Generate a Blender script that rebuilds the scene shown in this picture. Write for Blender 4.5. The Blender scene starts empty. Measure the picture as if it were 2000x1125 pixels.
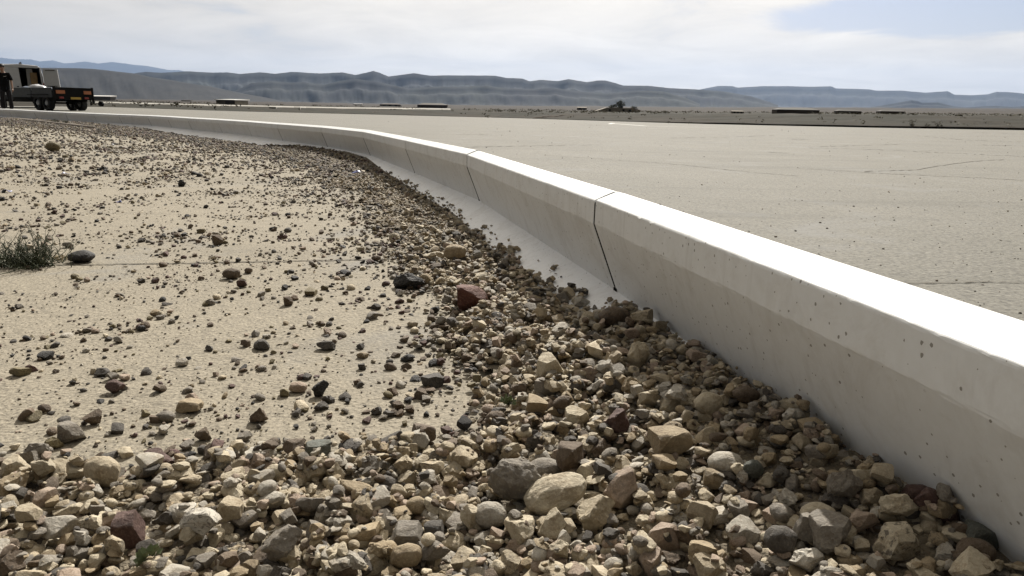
import bpy, bmesh, math, random
import numpy as np
from mathutils import Vector, Matrix, Euler, noise
from mathutils.bvhtree import BVHTree

SC = bpy.context.scene
COL = SC.collection
rnd = random.Random(7)
R = math.radians

# ------------------------------------------------------------------ camera
F_PX = 1400.0                       # focal length in pixels of the 2000 px wide photograph
CAM_H = 0.5
PITCH = R(13.6436)
ROLL = R(1.0312)
cam_d = bpy.data.cameras.new('camera')
cam = bpy.data.objects.new('camera', cam_d)
COL.objects.link(cam)
cam_d.sensor_width = 36.0
cam_d.lens = F_PX / 2000.0 * 36.0
cam_d.clip_start = 0.05
cam_d.clip_end = 200000.0
c_f = Vector((0, math.cos(PITCH), -math.sin(PITCH)))
c_u0 = Vector((0, math.sin(PITCH), math.cos(PITCH)))
c_r0 = Vector((1, 0, 0))
c_r = c_r0 * math.cos(ROLL) + c_u0 * math.sin(ROLL)
c_u = c_u0 * math.cos(ROLL) - c_r0 * math.sin(ROLL)
mw = Matrix((c_r, c_u, -c_f)).transposed().to_4x4()
mw.translation = Vector((0, 0, CAM_H))
cam.matrix_world = mw
SC.camera = cam

# ------------------------------------------------------------------ sky, sun, exposure
SUN_AZ = R(10.0)        # clockwise from +Y (the way the camera looks)
SUN_EL = R(42.0)
sun_dir = Vector((math.sin(SUN_AZ) * math.cos(SUN_EL), math.cos(SUN_AZ) * math.cos(SUN_EL), math.sin(SUN_EL)))
world = bpy.data.worlds.new('World')
SC.world = world
world.use_nodes = True
wn = world.node_tree.nodes; wl = world.node_tree.links
wn.clear()
w_out = wn.new('ShaderNodeOutputWorld')
w_bg = wn.new('ShaderNodeBackground'); w_bg.inputs['Strength'].default_value = 0.1
w_sky = wn.new('ShaderNodeTexSky')
w_sky.sky_type = 'NISHITA'; w_sky.sun_disc = False
w_sky.sun_elevation = SUN_EL; w_sky.sun_rotation = SUN_AZ
w_sky.air_density = 1.0; w_sky.dust_density = 1.5; w_sky.ozone_density = 1.2

def N(nt, typ, **kw):
    n = nt.nodes.new(typ)
    for k, v in kw.items():
        setattr(n, k, v)
    return n
def math_node(nt, op, a, b=None, clamp=False):
    n = nt.nodes.new('ShaderNodeMath'); n.operation = op; n.use_clamp = clamp
    for i, v in enumerate((a, b)):
        if v is None: continue
        if hasattr(v, 'links'): nt.links.new(v, n.inputs[i])
        else: n.inputs[i].default_value = v
    return n.outputs[0]
def maprange(nt, v, a, b, c=0.0, d=1.0, smooth=False):
    n = nt.nodes.new('ShaderNodeMapRange')
    if smooth: n.interpolation_type = 'SMOOTHSTEP'
    nt.links.new(v, n.inputs[0])
    n.inputs[1].default_value = a; n.inputs[2].default_value = b
    n.inputs[3].default_value = c; n.inputs[4].default_value = d
    return n.outputs[0]
def mixc(nt, fac, a, b, mode='MIX'):
    n = nt.nodes.new('ShaderNodeMix'); n.data_type = 'RGBA'; n.blend_type = mode
    for s, v in ((n.inputs[0], fac), (n.inputs[6], a), (n.inputs[7], b)):
        if hasattr(v, 'links'): nt.links.new(v, s)
        elif isinstance(v, (int, float)): s.default_value = v
        else: s.default_value = (*v[:3], 1.0)
    return n.outputs[2]

wt = world.node_tree
tc = wn.new('ShaderNodeTexCoord')
sep = wn.new('ShaderNodeSeparateXYZ'); wl.new(tc.outputs['Generated'], sep.inputs[0])
zc = math_node(wt, 'MAXIMUM', math_node(wt, 'ADD', sep.outputs[2], 0.10), 0.05)
px = math_node(wt, 'DIVIDE', sep.outputs[0], zc)
py = math_node(wt, 'DIVIDE', sep.outputs[1], zc)
comb = wn.new('ShaderNodeCombineXYZ'); wl.new(px, comb.inputs[0]); wl.new(py, comb.inputs[1])
mp = wn.new('ShaderNodeMapping'); wl.new(comb.outputs[0], mp.inputs[0])
mp.inputs['Scale'].default_value = (1.0, 1.0, 1.0); mp.inputs['Location'].default_value = (3.1, 1.7, 0)
nz1 = wn.new('ShaderNodeTexNoise'); wl.new(mp.outputs[0], nz1.inputs[0])
nz1.inputs['Scale'].default_value = 1.1; nz1.inputs['Detail'].default_value = 9; nz1.inputs['Roughness'].default_value = 0.6
nz1.inputs['Distortion'].default_value = 0.6
nz2 = wn.new('ShaderNodeTexNoise'); wl.new(mp.outputs[0], nz2.inputs[0])
nz2.inputs['Scale'].default_value = 0.30; nz2.inputs['Detail'].default_value = 5; nz2.inputs['Roughness'].default_value = 0.5
# the overcast thins to blue towards the right of the view
ue = math_node(wt, 'DIVIDE', sep.outputs[0], math_node(wt, 'MAXIMUM', sep.outputs[1], 0.05))
ea = math_node(wt, 'POWER', math_node(wt, 'ABSOLUTE', math_node(wt, 'DIVIDE', math_node(wt, 'SUBTRACT', ue, 0.56), 0.27)), 2.0)
eb = math_node(wt, 'POWER', math_node(wt, 'ABSOLUTE', math_node(wt, 'DIVIDE', math_node(wt, 'SUBTRACT', sep.outputs[2], 0.119), 0.030)), 2.0)
win = maprange(wt, math_node(wt, 'ADD', ea, eb), 1.25, 0.0, 0.0, 1.0, True)
thin = math_node(wt, 'MULTIPLY', win, 0.45)
cover = math_node(wt, 'SUBTRACT', math_node(wt, 'ADD', math_node(wt, 'MULTIPLY', nz1.outputs[0], 0.8), math_node(wt, 'MULTIPLY', nz2.outputs[0], 0.4)), thin)
cov = maprange(wt, cover, 0.26, 0.52, 0.0, 1.0, True)
# cloud radiance: brighter towards the sun (forward scattering)
dt = wn.new('ShaderNodeVectorMath'); dt.operation = 'DOT_PRODUCT'
wl.new(tc.outputs['Generated'], dt.inputs[0]); dt.inputs[1].default_value = sun_dir
ph = maprange(wt, dt.outputs['Value'], -1.0, 1.0, 0.0, 1.0)
ph2 = math_node(wt, 'POWER', ph, 3.0)
ph3 = math_node(wt, 'POWER', ph, 24.0)
cl_b = math_node(wt, 'ADD', math_node(wt, 'ADD', math_node(wt, 'MULTIPLY', ph2, 7.6), math_node(wt, 'MULTIPLY', ph3, 1.2)), 0.50)
shade = maprange(wt, nz1.outputs[0], 0.32, 0.68, 0.84, 1.09)
cl_b = math_node(wt, 'MULTIPLY', cl_b, shade)
cl_col = wn.new('ShaderNodeVectorMath'); cl_col.operation = 'SCALE'
cl_col.inputs[0].default_value = (1.11, 1.01, 0.86); wl.new(cl_b, cl_col.inputs['Scale'])
skyc = wn.new('ShaderNodeVectorMath'); skyc.operation = 'MULTIPLY'
wl.new(w_sky.outputs[0], skyc.inputs[0]); skyc.inputs[1].default_value = (0.47, 0.455, 0.50)
wmix = mixc(wt, cov, skyc.outputs[0], cl_col.outputs[0])
wl.new(wmix, w_bg.inputs['Color'])
wl.new(w_bg.outputs[0], w_out.inputs['Surface'])

sun_d = bpy.data.lights.new('sun', 'SUN')
sun_d.energy = 5.0; sun_d.angle = R(0.6); sun_d.color = (1.0, 0.955, 0.88)
sun = bpy.data.objects.new('sun', sun_d); COL.objects.link(sun)
sun.rotation_euler = (-sun_dir).to_track_quat('-Z', 'Y').to_euler()
sun.location = (0, 0, 50)

SC.view_settings.view_transform = 'Standard'
SC.view_settings.look = 'None'
SC.view_settings.gamma = 1.0
SC.view_settings.exposure = 0.68
SC.view_settings.use_curve_mapping = False
SC.render.engine = 'CYCLES'
SC.cycles.use_denoising = True
SC.cycles.max_bounces = 6
SC.cycles.diffuse_bounces = 3
SC.cycles.volume_bounces = 0
SC.cycles.transparent_max_bounces = 6

# ------------------------------------------------------------------ helpers
def ray(x, y):
    """direction of the line of sight through a point of the photograph (2000x1125)"""
    return (c_f + c_r * ((x - 1000) / F_PX) + c_u * ((562.5 - y) / F_PX))
def at(x, y, Y):
    d = ray(x, y); t = Y / d.y
    return Vector((d.x * t, Y, CAM_H + d.z * t))
def atz(x, y, z):
    d = ray(x, y); t = (z - CAM_H) / d.z
    return Vector((d.x * t, d.y * t, z))
def to_px(p):
    q = Vector(p) - Vector((0, 0, CAM_H)); dep = q.dot(c_f)
    return 1000 + F_PX * q.dot(c_r) / dep, 562.5 - F_PX * q.dot(c_u) / dep, dep
def link(o, parent=None):
    COL.objects.link(o)
    if parent is not None: o.parent = parent
    return o
def tag(o, label=None, cat=None, group=None, kind=None):
    if label: o['label'] = label
    if cat: o['category'] = cat
    if group: o['group'] = group
    if kind: o['kind'] = kind
    return o
def empty(name, loc=(0, 0, 0), rz=0.0):
    o = bpy.data.objects.new(name, None); COL.objects.link(o)
    o.location = loc; o.rotation_euler = (0, 0, rz); o.empty_display_size = 0.2
    return o
def from_bm(name, bm, mat, parent=None, smooth=False):
    me = bpy.data.meshes.new(name); bm.to_mesh(me); bm.free()
    if mat is not None: me.materials.append(mat)
    if smooth:
        me.polygons.foreach_set('use_smooth', [True] * len(me.polygons))
    return link(bpy.data.objects.new(name, me), parent)
def from_data(name, vs, fs, mat, parent=None, smooth=False):
    me = bpy.data.meshes.new(name); me.from_pydata([tuple(v) for v in vs], [], fs); me.update()
    if mat is not None: me.materials.append(mat)
    if smooth: me.polygons.foreach_set('use_smooth', [True] * len(me.polygons))
    return link(bpy.data.objects.new(name, me), parent)
def bx(bm, c, s, rot=None, bev=0.0):
    r = bmesh.ops.create_cube(bm, size=1.0)
    vs = r['verts']
    bmesh.ops.scale(bm, vec=s, verts=vs)
    if bev > 0:
        es = list({e for v in vs for e in v.link_edges})
        rb = bmesh.ops.bevel(bm, geom=es, offset=bev, segments=2, affect='EDGES', profile=0.5)
        vs = list({v for f in rb['faces'] for v in f.verts} | {v for v in vs if v.is_valid})
    if rot is not None: bmesh.ops.rotate(bm, cent=(0, 0, 0), matrix=Euler(rot).to_matrix(), verts=vs)
    bmesh.ops.translate(bm, vec=c, verts=vs)
    return vs
def tube(bm, pts, rad, seg=6, caps=True):
    """rad: number or list"""
    rings = []
    pts = [Vector(p) for p in pts]
    for i, p in enumerate(pts):
        t = (pts[min(i + 1, len(pts) - 1)] - pts[max(i - 1, 0)])
        if t.length < 1e-9: t = Vector((0, 0, 1))
        t.normalize()
        a = t.orthogonal().normalized() if i == 0 else (rings_a - t * rings_a.dot(t)).normalized()
        rings_a = a
        b = t.cross(a)
        r = rad[i] if isinstance(rad, (list, tuple)) else rad
        rings.append([bm.verts.new(p + (a * math.cos(k * 2 * math.pi / seg) + b * math.sin(k * 2 * math.pi / seg)) * r) for k in range(seg)])
    for i in range(len(rings) - 1):
        for k in range(seg):
            bm.faces.new((rings[i][k], rings[i][(k + 1) % seg], rings[i + 1][(k + 1) % seg], rings[i + 1][k]))
    if caps:
        bm.faces.new(rings[0][::-1]); bm.faces.new(rings[-1])
def lerp(a, b, t): return a + (b - a) * t
def smooth01(t):
    t = min(1.0, max(0.0, t)); return t * t * (3 - 2 * t)
def interp(x, xs, ys): return float(np.interp(x, xs, ys))

# ------------------------------------------------------------------ materials
ALB = 0.63
def mat_new(name):
    m = bpy.data.materials.new(name); m.use_nodes = True
    nt = m.node_tree; b = nt.nodes['Principled BSDF']
    return m, nt, b
def noise_node(nt, vec, scale, detail=4, rough=0.55, dist=0.0):
    n = nt.nodes.new('ShaderNodeTexNoise')
    if vec is not None: nt.links.new(vec, n.inputs['Vector'])
    n.inputs['Scale'].default_value = scale; n.inputs['Detail'].default_value = detail
    n.inputs['Roughness'].default_value = rough; n.inputs['Distortion'].default_value = dist
    return n.outputs[0]
def bump(nt, h, strength, dist, normal=None):
    n = nt.nodes.new('ShaderNodeBump'); n.inputs['Strength'].default_value = strength
    n.inputs['Distance'].default_value = dist; nt.links.new(h, n.inputs['Height'])
    if normal is not None: nt.links.new(normal, n.inputs['Normal'])
    return n.outputs[0]
def simple(name, col, rough=0.6, metal=0.0, var=0.12, scale=6.0, spec=0.5):
    m, nt, b = mat_new(name)
    t = nt.nodes.new('ShaderNodeTexCoord')
    nz = noise_node(nt, t.outputs['Object'], scale, 5, 0.6)
    v = maprange(nt, nz, 0.3, 0.7, 1 - var, 1 + var)
    c = nt.nodes.new('ShaderNodeVectorMath'); c.operation = 'SCALE'
    c.inputs[0].default_value = tuple(x * ALB for x in col); nt.links.new(v, c.inputs['Scale'])
    nt.links.new(c.outputs[0], b.inputs['Base Color'])
    b.inputs['Roughness'].default_value = rough; b.inputs['Metallic'].default_value = metal
    b.inputs['Specular IOR Level'].default_value = spec
    return m

def pavement_mat(name, base, warm, seed=0.0, grain=190.0, fine=True):
    m, nt, b = mat_new(name)
    t = nt.nodes.new('ShaderNodeTexCoord'); v = t.outputs['Object']
    mpn = nt.nodes.new('ShaderNodeMapping'); nt.links.new(v, mpn.inputs[0]); mpn.inputs['Location'].default_value = (seed, seed * 2.3, 0)
    v = mpn.outputs[0]
    big = noise_node(nt, v, 0.6, 5, 0.6, 0.4)
    mid = noise_node(nt, v, 5.0, 6, 0.65)
    gr = noise_node(nt, v, grain, 3, 0.7)
    gr2 = noise_node(nt, v, grain * 0.33, 4, 0.65)
    vor = nt.nodes.new('ShaderNodeTexVoronoi'); nt.links.new(v, vor.inputs['Vector']); vor.inputs['Scale'].default_value = grain * 0.8
    c = mixc(nt, maprange(nt, big, 0.35, 0.65), base, warm)
    c = mixc(nt, maprange(nt, mid, 0.52, 0.75, 0, 0.45), c, tuple(x * 0.72 for x in base))
    # exposed aggregate: pale and dark grains
    c = mixc(nt, maprange(nt, gr, 0.54, 0.62, 0, 0.8), c, tuple(min(1, x * 1.45) for x in base))
    c = mixc(nt, maprange(nt, gr, 0.45, 0.36, 0, 0.9), c, tuple(x * 0.38 for x in base))
    c = mixc(nt, maprange(nt, gr2, 0.45, 0.34, 0, 0.55), c, tuple(x * 0.5 for x in base))
    co = noise_node(nt, v, 22.0, 4, 0.75)
    c = mixc(nt, maprange(nt, co, 0.44, 0.34, 0, 0.40), c, tuple(x * 0.45 for x in base))
    c = mixc(nt, maprange(nt, co, 0.56, 0.66, 0, 0.35), c, tuple(x * 1.5 for x in base))
    blot = noise_node(nt, v, 1.1, 4, 0.6, 0.8)
    c = mixc(nt, maprange(nt, blot, 0.56, 0.70, 0, 0.6), c, (0.165, 0.163, 0.155))
    # long faint tyre and wind streaks
    stm = nt.nodes.new('ShaderNodeMapping'); nt.links.new(t.outputs['Object'], stm.inputs[0]); stm.inputs['Scale'].default_value = (0.25, 2.2, 1); stm.inputs['Rotation'].default_value = (0, 0, 0.22)
    stn = noise_node(nt, stm.outputs[0], 1.0, 6, 0.65, 0.3)
    c = mixc(nt, maprange(nt, stn, 0.54, 0.66, 0, 0.35), c, tuple(x * 0.55 for x in base))
    # sparse dark specks
    vd = nt.nodes.new('ShaderNodeTexVoronoi'); nt.links.new(v, vd.inputs['Vector']); vd.inputs['Scale'].default_value = 14.0
    spot = maprange(nt, vd.outputs['Distance'], 0.055, 0.03)
    c = mixc(nt, math_node(nt, 'MULTIPLY', spot, 0.45), c, (0.06, 0.05, 0.04))
    nt.links.new(c, b.inputs['Base Color'])
    b.inputs['Roughness'].default_value = 0.88
    b.inputs['Specular IOR Level'].default_value = 0.3
    h = math_node(nt, 'ADD', math_node(nt, 'MULTIPLY', gr, 0.6), math_node(nt, 'ADD', gr2, math_node(nt, 'MULTIPLY', vor.outputs['Distance'], 0.5)))
    nt.links.new(bump(nt, h, 0.75, 0.005), b.inputs['Normal'])
    return m

M = {}
M['slab'] = pavement_mat('sandy_pavement', (0.212, 0.187, 0.143), (0.235, 0.207, 0.158), 0.0, 120)
M['apron'] = pavement_mat('apron_concrete', (0.128, 0.122, 0.104), (0.152, 0.144, 0.123), 5.0, 60)

def kerb_mat(name='white_precast_concrete', c1=(0.66, 0.675, 0.68), c2=(0.70, 0.71, 0.715)):
    m, nt, b = mat_new(name)
    g = nt.nodes.new('ShaderNodeNewGeometry'); v = g.outputs['Position']
    big = noise_node(nt, v, 1.6, 5, 0.6)
    fine = noise_node(nt, v, 60, 4, 0.6)
    c = mixc(nt, maprange(nt, big, 0.3, 0.7), c1, c2)
    c = mixc(nt, maprange(nt, fine, 0.35, 0.65, 0, 0.12), c, (0.46, 0.45, 0.41))
    # small pits and scuffs, clustered
    clus = noise_node(nt, v, 5.0, 3, 0.6)
    mpn = nt.nodes.new('ShaderNodeMapping'); nt.links.new(v, mpn.inputs[0]); mpn.inputs['Scale'].default_value = (1.3, 0.8, 0.7); mpn.inputs['Rotation'].default_value = (0.2, 0.3, 0.2)
    d1 = nt.nodes.new('ShaderNodeTexVoronoi'); nt.links.new(mpn.outputs[0], d1.inputs['Vector']); d1.inputs['Scale'].default_value = 105
    wob = noise_node(nt, v, 300, 2, 0.6)
    dist = math_node(nt, 'ADD', d1.outputs['Distance'], math_node(nt, 'MULTIPLY', wob, 0.25))
    sepc = nt.nodes.new('ShaderNodeSeparateColor'); nt.links.new(d1.outputs['Color'], sepc.inputs[0])
    keep = maprange(nt, math_node(nt, 'ADD', sepc.outputs[0], math_node(nt, 'MULTIPLY', clus, 0.9)), 1.04, 1.08)
    siz = maprange(nt, sepc.outputs[1], 0.0, 1.0, 0.16, 0.36)
    pit = math_node(nt, 'MULTIPLY', math_node(nt, 'LESS_THAN', dist, siz), keep)
    c = mixc(nt, math_node(nt, 'MULTIPLY', pit, 0.8), c, (0.14, 0.125, 0.10))
    d2 = nt.nodes.new('ShaderNodeTexVoronoi'); nt.links.new(mpn.outputs[0], d2.inputs['Vector']); d2.inputs['Scale'].default_value = 32
    sep2 = nt.nodes.new('ShaderNodeSeparateColor'); nt.links.new(d2.outputs['Color'], sep2.inputs[0])
    dist2 = math_node(nt, 'ADD', d2.outputs['Distance'], math_node(nt, 'MULTIPLY', noise_node(nt, v, 160, 3, 0.7), 0.3))
    pit2 = math_node(nt, 'MULTIPLY', math_node(nt, 'LESS_THAN', dist2, 0.18), math_node(nt, 'GREATER_THAN', sep2.outputs[2], 0.86))
    c = mixc(nt, math_node(nt, 'MULTIPLY', pit2, 0.6), c, (0.2, 0.18, 0.15))
    # faint drip and scuff marks
    sc = nt.nodes.new('ShaderNodeMapping'); nt.links.new(v, sc.inputs[0]); sc.inputs['Scale'].default_value = (30, 4, 30)
    sn = noise_node(nt, sc.outputs[0], 1.0, 5, 0.7)
    c = mixc(nt, maprange(nt, sn, 0.66, 0.78, 0, 0.25), c, (0.3, 0.27, 0.22))
    # soft dusty blotches and rain streaks
    bl = noise_node(nt, v, 7.0, 6, 0.7, 0.8)
    c = mixc(nt, maprange(nt, bl, 0.50, 0.72, 0, 0.28), c, (0.30, 0.265, 0.21))
    rs_ = nt.nodes.new('ShaderNodeMapping'); nt.links.new(v, rs_.inputs[0]); rs_.inputs['Scale'].default_value = (26, 26, 2.0)
    rn = noise_node(nt, rs_.outputs[0], 1.0, 4, 0.6)
    c = mixc(nt, maprange(nt, rn, 0.56, 0.72, 0, 0.22), c, (0.27, 0.245, 0.20))
    nt.links.new(c, b.inputs['Base Color'])
    b.inputs['Roughness'].default_value = 0.42
    b.inputs['Specular IOR Level'].default_value = 0.5
    h = math_node(nt, 'SUBTRACT', math_node(nt, 'MULTIPLY', fine, 0.12), math_node(nt, 'ADD', pit, pit2))
    nt.links.new(bump(nt, h, 0.5, 0.0015), b.inputs['Normal'])
    return m
M['kerb'] = kerb_mat()
M['kerb_foot'] = kerb_mat('foot_painted_skylight', (0.78, 0.79, 0.80), (0.80, 0.81, 0.82))  # same concrete as the blocks; sky light on the foot put into a brighter white
M['joint'] = simple('black_joint_filler', (0.008, 0.008, 0.008), 0.95, spec=0.1)

def stone_mat():
    """colour comes from 'col' carried by each stone (object property or instance attribute)"""
    m, nt, b = mat_new('stone')
    at_ = nt.nodes.new('ShaderNodeAttribute'); at_.attribute_type = 'INSTANCER'; at_.attribute_name = 'col'
    oi = nt.nodes.new('ShaderNodeObjectInfo')
    t = nt.nodes.new('ShaderNodeTexCoord')
    off = nt.nodes.new('ShaderNodeVectorMath'); off.operation = 'SCALE'; off.inputs[0].default_value = (37, 91, 53); nt.links.new(oi.outputs['Random'], off.inputs['Scale'])
    add = nt.nodes.new('ShaderNodeVectorMath'); nt.links.new(t.outputs['Object'], add.inputs[0]); nt.links.new(off.outputs[0], add.inputs[1])
    v = add.outputs[0]
    n1 = noise_node(nt, v, 1.3, 6, 0.65, 0.5)
    n2 = noise_node(nt, v, 7.0, 6, 0.7)
    n3 = noise_node(nt, v, 2.2, 4, 0.6, 1.5)
    base = at_.outputs['Color']
    dark = mixc(nt, 1.0, base, (0.60, 0.53, 0.45), 'MULTIPLY')
    light = mixc(nt, 0.10, mixc(nt, 1.0, base, (1.42, 1.40, 1.36), 'MULTIPLY'), (0.50, 0.455, 0.36))
    c = mixc(nt, maprange(nt, n1, 0.47, 0.62, 0, 0.7), base, dark)
    c = mixc(nt, maprange(nt, n2, 0.48, 0.64, 0, 0.7), c, light)
    strong = maprange(nt, oi.outputs['Random'], 0.72, 1.0, 0.0, 0.85)
    pat = maprange(nt, n3, 0.54, 0.60)
    c = mixc(nt, math_node(nt, 'MULTIPLY', pat, strong), c, (0.055, 0.045, 0.035))
    spk = maprange(nt, noise_node(nt, v, 16, 4, 0.75), 0.36, 0.28, 0, 0.7)
    c = mixc(nt, spk, c, (0.07, 0.055, 0.04))
    nt.links.new(c, b.inputs['Base Color'])
    b.inputs['Roughness'].default_value = 0.72
    b.inputs['Specular IOR Level'].default_value = 0.4
    hh = math_node(nt, 'ADD', math_node(nt, 'MULTIPLY', n2, 0.7), noise_node(nt, v, 4.0, 6, 0.65))
    nt.links.new(bump(nt, hh, 0.38, 0.12), b.inputs['Normal'])
    return m
M['stone'] = stone_mat()

def fines_mat():
    m, nt, b = mat_new('sandy_fines')
    t = nt.nodes.new('ShaderNodeTexCoord'); v = t.outputs['Object']
    vor = nt.nodes.new('ShaderNodeTexVoronoi'); nt.links.new(v, vor.inputs['Vector']); vor.inputs['Scale'].default_value = 170
    big = noise_node(nt, v, 9, 5, 0.65)
    g = noise_node(nt, v, 260, 3, 0.7)
    c = mixc(nt, maprange(nt, big, 0.35, 0.65), (0.18, 0.148, 0.10), (0.115, 0.094, 0.065))
    hv = nt.nodes.new('ShaderNodeHueSaturation'); hv.inputs['Saturation'].default_value = 0.0; nt.links.new(vor.outputs['Color'], hv.inputs['Color'])
    c = mixc(nt, 0.5, c, mixc(nt, 1.0, c, hv.outputs[0], 'MULTIPLY'))
    c = mixc(nt, maprange(nt, g, 0.38, 0.28, 0, 0.7), c, (0.07, 0.06, 0.04))
    nt.links.new(c, b.inputs['Base Color']); b.inputs['Roughness'].default_value = 0.95
    nt.links.new(bump(nt, math_node(nt, 'SUBTRACT', g, vor.outputs['Distance']), 0.9, 0.006), b.inputs['Normal'])
    return m
M['fines'] = fines_mat()

def land_mat(name, c1, c2, c3, s=0.05, bmp=0.3):
    m, nt, b = mat_new(name)
    t = nt.nodes.new('ShaderNodeTexCoord'); v = t.outputs['Object']
    a = noise_node(nt, v, s, 8, 0.65, 0.5); d = noise_node(nt, v, s * 9, 6, 0.7); e = noise_node(nt, v, s * 60, 4, 0.7)
    c = mixc(nt, maprange(nt, a, 0.38, 0.62), c1, c2)
    c = mixc(nt, maprange(nt, d, 0.5, 0.68, 0, 0.8), c, c3)
    c = mixc(nt, maprange(nt, e, 0.55, 0.7, 0, 0.4), c, tuple(x * 0.5 for x in c1))
    nt.links.new(c, b.inputs['Base Color']); b.inputs['Roughness'].default_value = 0.95; b.inputs['Specular IOR Level'].default_value = 0.1
    if bmp > 0: nt.links.new(bump(nt, math_node(nt, 'ADD', d, e), bmp, 0.6 / (s * 60) * 0.2), b.inputs['Normal'])
    return m
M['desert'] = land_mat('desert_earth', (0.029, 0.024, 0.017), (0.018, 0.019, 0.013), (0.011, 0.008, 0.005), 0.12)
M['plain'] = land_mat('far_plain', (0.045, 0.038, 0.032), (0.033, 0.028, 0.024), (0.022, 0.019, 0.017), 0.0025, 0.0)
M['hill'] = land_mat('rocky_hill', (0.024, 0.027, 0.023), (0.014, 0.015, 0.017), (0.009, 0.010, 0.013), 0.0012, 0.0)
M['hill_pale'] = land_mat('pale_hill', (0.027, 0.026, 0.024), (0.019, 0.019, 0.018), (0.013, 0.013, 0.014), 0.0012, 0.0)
M['track'] = simple('pale_runway_concrete', (0.34, 0.32, 0.28), 0.9)
M['crack'] = simple('dirt_filled_crack', (0.10, 0.085, 0.06), 0.95)

# ------------------------------------------------------------------ kerb path (plan, front top edge) from the photograph
J = [Vector(p) for p in ((0.2222, 1.9557), (-0.2634, 4.0452), (-0.8769, 5.8623), (-1.6871, 8.1508), (-2.617, 9.9258))]
T0 = (J[0] - Vector((0.2222 + 0.1964, 1.9557 - 0.9805)))
T0 = Vector((-0.1964, 0.9805))
def px2d(x, y, z):
    p = atz(x, y, z); return Vector((p.x, p.y))
kerb_pts = [J[0] - T0 * 4.3, J[0] - T0 * 2.15] + J
far_pts = [px2d(534, 242, 0.277), px2d(454, 235.5, 0.277), px2d(378, 231.6, 0.277), px2d(300, 227, 0.272), px2d(230, 224.2, 0.275), px2d(160, 221, 0.284)]
a_ = at(80, 217.2, 25.0); b_ = at(0, 213, 27.0)
far_pts += [Vector((a_.x, a_.y)), Vector((b_.x, b_.y)), Vector((-25.5, 30.0)), Vector((-32, 32.5))]
# smooth the far part a little and cut it into blocks of about 2.1 m
poly = kerb_pts + far_pts
def zk(Y):                                                      # the whole kerb creeps up a little far away
    return interp(Y, [0, 21, 24, 27, 33], [0, 0, 0.008, 0.069, 0.08])
seglen = [0]
for i in range(1, len(poly)): seglen.append(seglen[-1] + (poly[i] - poly[i - 1]).length)
def along(s):
    s = max(0, min(seglen[-1], s))
    for i in range(1, len(poly)):
        if s <= seglen[i] or i == len(poly) - 1:
            t = (s - seglen[i - 1]) / (seglen[i] - seglen[i - 1])
            return poly[i - 1].lerp(poly[i], t)
s_j = seglen[:7]
nodes = [along(s) for s in s_j]
s = s_j[-1]
while s + 2.1 < seglen[-1]:
    s += 2.1
    nodes.append((along(s - 0.6) + along(s) * 2 + along(s + 0.6)) / 4)
K = nodes
def miter(i):
    ts = []
    if i > 0: ts.append((K[i] - K[i - 1]).normalized())
    if i < len(K) - 1: ts.append((K[i + 1] - K[i]).normalized())
    t = sum(ts, Vector((0, 0))); t.normalize()
    return Vector((t.y, -t.x))
# profile of a block: o = across (positive away from the gravel), z
PROF = []
def arc(c0, c1, c2, r, n=4):
    a = (Vector(c0) - Vector(c1)).normalized(); b = (Vector(c2) - Vector(c1)).normalized()
    p0 = Vector(c1) + a * r; p2 = Vector(c1) + b * r
    for k in range(n + 1):
        t = k / n
        PROF.append(p0 * (1 - t) ** 2 + Vector(c1) * 2 * t * (1 - t) + p2 * t * t)
TFp, TBp, VBp, SBp = (0, 0.2763), (0.0578, 0.2995), (-0.0005, 0.2123), (0.0735, 0.0215)
FTp, FBp = (-0.27, -0.150), (-0.27, -0.26)
BBp, BTp = (0.22, -0.26), (0.085, 0.293)
PROF.append(Vector((0.075, -0.26))); PROF.append(Vector(SBp)); arc(SBp, VBp, TFp, 0.0035, 3); arc(VBp, TFp, TBp, 0.0055, 4)
arc(TFp, TBp, BTp, 0.006, 3); arc(TBp, BTp, BBp, 0.004, 2); PROF.append(Vector(BBp))
kerb = empty('concrete_kerb', (J[0].x, J[0].y, 0))
tag(kerb, 'long white precast concrete kerb sweeping from the right foreground away to the left', 'kerb')
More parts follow.
